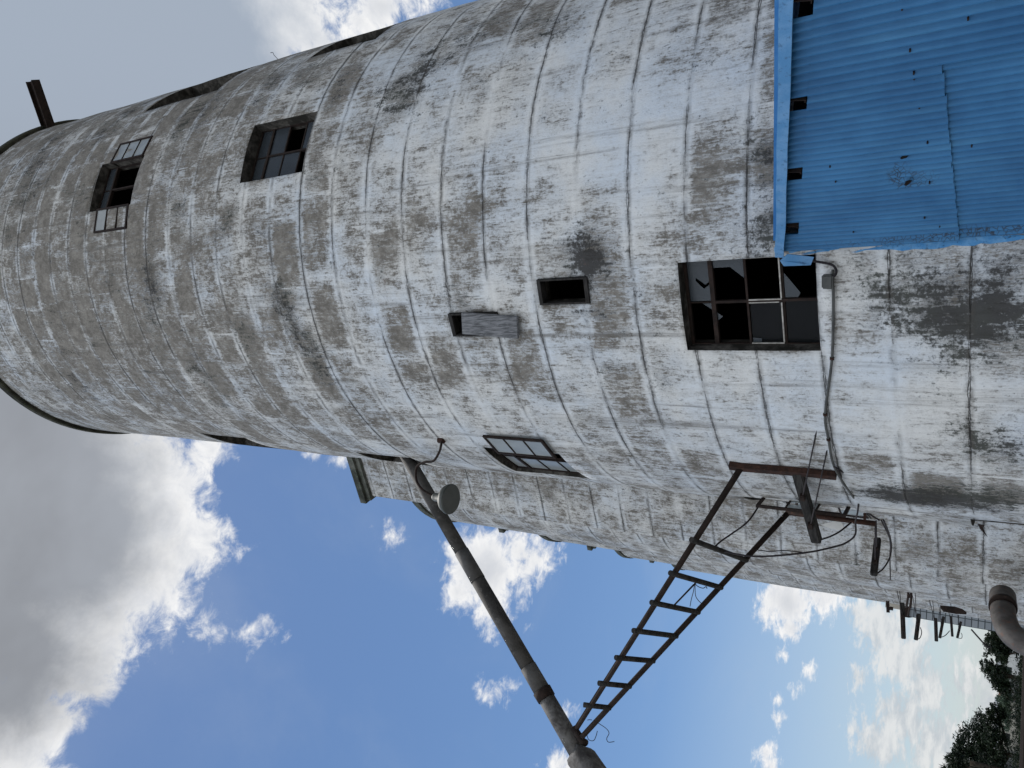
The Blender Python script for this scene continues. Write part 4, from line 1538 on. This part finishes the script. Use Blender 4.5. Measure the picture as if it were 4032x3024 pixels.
def tree(px, py, t, crowns, label, mat='leaf', leaf=.16, dens=520, spiky=False):
    base = at(px, py, t)
    base.z = 0
    r_ = thing("tree", base, label, "tree", "trees beyond the yard wall")
    top = max(c[2] for c in crowns)
    bm = bmesh.new()
    tube(bm, [base, base + Vector((.08, 0, top * .4)), base + Vector((0, .1, top * .75))], .14, 8, 3, True, None)
    for c in crowns:
        p = Vector((base.x + c[0], base.y + c[1], c[2]))
        tube(bm, [base + Vector((.05, 0, top * .35)), base.lerp(p, .6) + Vector((0, 0, top * .12)), p], .05, 6, 2)
    finish("trunk", bm, M['trunk'], r_)
    bm = bmesh.new()
    rnd = random.Random(int(px * 7 + py))
    for cx, cy, cz, rx, rz in crowns:
        c0 = Vector((base.x + cx, base.y + cy, cz))
        ncl = int(dens * rx * rz / 5) + 34
        for _ in range(ncl):
            v = Vector((rnd.gauss(0, 1), rnd.gauss(0, 1), rnd.gauss(0, 1))).normalized() * (rnd.random() ** .45)
            cc = c0 + Vector((v.x * rx, v.y * rx, v.z * rz))
            for _ in range(rnd.randint(14, 24)):
                w_ = Vector((rnd.gauss(0, 1), rnd.gauss(0, 1), rnd.gauss(0, .8))) * (.16 * (rx + rz) / 2 * .7)
                p = cc + w_
                d = Vector((rnd.gauss(0, 1), rnd.gauss(0, 1), rnd.gauss(.6 if spiky else 0, .7))).normalized()
                s = d.cross(Vector((rnd.gauss(0, 1), rnd.gauss(0, 1), rnd.gauss(0, 1)))).normalized()
                L = leaf * rnd.uniform(.7, 1.5) * (1.7 if spiky else 1)
                Wd = leaf * rnd.uniform(.3, .55) * (.5 if spiky else 1)
                f = bm.faces.new([bm.verts.new(q) for q in (p - d * L * .5, p + s * Wd * .5, p + d * L * .5, p - s * Wd * .5)])
    finish("crown", bm, M[mat], r_)


tree(3960, 2545, 47, [(0, 0, 2.0, .75, .6), (.5, .3, 1.5, .9, .8), (-.45, 0, 1.7, .4, .35), (.9, 0, 2.05, .35, .35)], "small leafy tree right behind the duct, sky showing through its leaves")
tree(3960, 2665, 60, [(0, 0, 2.0, .85, .7), (.35, .2, 2.45, .5, .45), (-.6, 0, 1.7, .6, .55)], "round dark tree standing alone between the duct and the tallest tree")
tree(3985, 2755, 75, [(0, 0, 1.6, 1.2, .5), (1.6, 0, 1.75, 1.0, .7), (-1.5, .5, 1.5, 1.2, .55)], "pale low bush-like tree in the gap before the tallest tree", 'leaf_pale')
tree(3900, 2960, 55, [(0, 0, 2.9, 1.6, 1.0), (1.2, 0, 2.3, 1.1, .8), (2.1, .4, 1.9, .6, .5), (-1.6, 0, 3.0, 1.4, 1.0), (-.5, 0, 3.5, .8, .5), (.2, -.5, 2.0, 1.9, .7), (-2.8, 0, 2.7, 1.4, 1.2)], "tallest dark tree at the photograph's lower corner, ragged spiky top")
for px, py, t, cr_, lab in ((3985, 2590, 46, [(0, 0, .85, .8, .35), (1.0, 0, .75, .7, .3)], "low shrub under the small leafy tree behind the duct"),
                            (3985, 2690, 50, [(0, 0, .9, .9, .4), (-1.1, 0, .8, .7, .35)], "low shrub at the foot of the round dark tree"),
                            (3985, 2800, 50, [(0, 0, .95, 1.0, .4), (1.2, 0, .8, .8, .3)], "low shrub in the gap left of the round dark tree"),
                            (3985, 2930, 49, [(0, 0, .9, 1.1, .4), (-1.4, 0, .85, 1.0, .35), (1.3, 0, .8, .7, .3)], "wide low shrub under the tallest dark tree")):
    tree(px, py, t, cr_, lab, 'leaf', .11, 520)
tree(3830, 3010, 53, [(-.1, -.4, 3.7, .6, .5), (-.8, -.4, 4.05, .6, .5)], "spiky-leaved treetop rising above the tallest dark tree", 'leaf', .20, 300, True)


def house(azd, t, wd, dp, h, mats, label, rot=0.0):
    p = polar(azd, t)
    r_ = thing("house", p, label, "house", "houses far beyond the yard wall")
    u_ = Vector((math.cos(rad(-azd + rot)), math.sin(rad(-azd + rot)), 0))
    v_ = Vector((-u_.y, u_.x, 0))
    bm = bmesh.new()
    obox(bm, p, u_, v_, UPV, (-wd / 2, wd / 2), (0, dp), (0, h))
    finish("wall", bm, M[mats[0]], r_)
    bm = bmesh.new()
    e0 = p + UPV * h - u_ * (wd / 2 + .3) - v_ * .3
    prism(bm, [e0, e0 + v_ * (dp + .6), e0 + v_ * (dp / 2 + .3) + UPV * (h * .28)], u_ * (wd + .6))
    bmesh.ops.recalc_face_normals(bm, faces=bm.faces)
    finish("roof", bm, M[mats[1]], r_)
    k = max(2, int(wd / 2.4))
    for i in range(k):
        x = -wd / 2 + wd * (i + .5) / k
        bm = bmesh.new()
        obox(bm, p - v_ * .03, u_, v_, UPV, (x - .45, x + .45), (0, .02), (h * .42, h * .80))
        o = finish("window", bm, M['glass_dark'], r_)
        bm = bmesh.new()
        obox(bm, p - v_ * .05, u_, v_, UPV, (x - .5, x + .5), (0, .03), (h * .82, h * .86))
        finish("lintel", bm, M['white'], o)


house(-15.75, 120, 5, 7, 2.0, ('white', 'roofgrey'), "white house showing between the duct's tree and the round tree")
house(-17.9, 125, 8, 8, 1.7, ('greyw', 'roofred'), "grey low house behind the pale bush-like tree")
house(-19.4, 118, 5.5, 8, 2.0, ('cream', 'roofgrey'), "cream house glimpsed under the near edge of the tallest tree")
house(-21.3, 122, 7, 8, 2.0, ('greyw', 'roofred'), "red-roofed house half hidden under the tallest tree")
house(-23.3, 115, 6, 8, 2.1, ('white', 'roofgrey'), "white house at the picture's lower corner under the spiky tree")
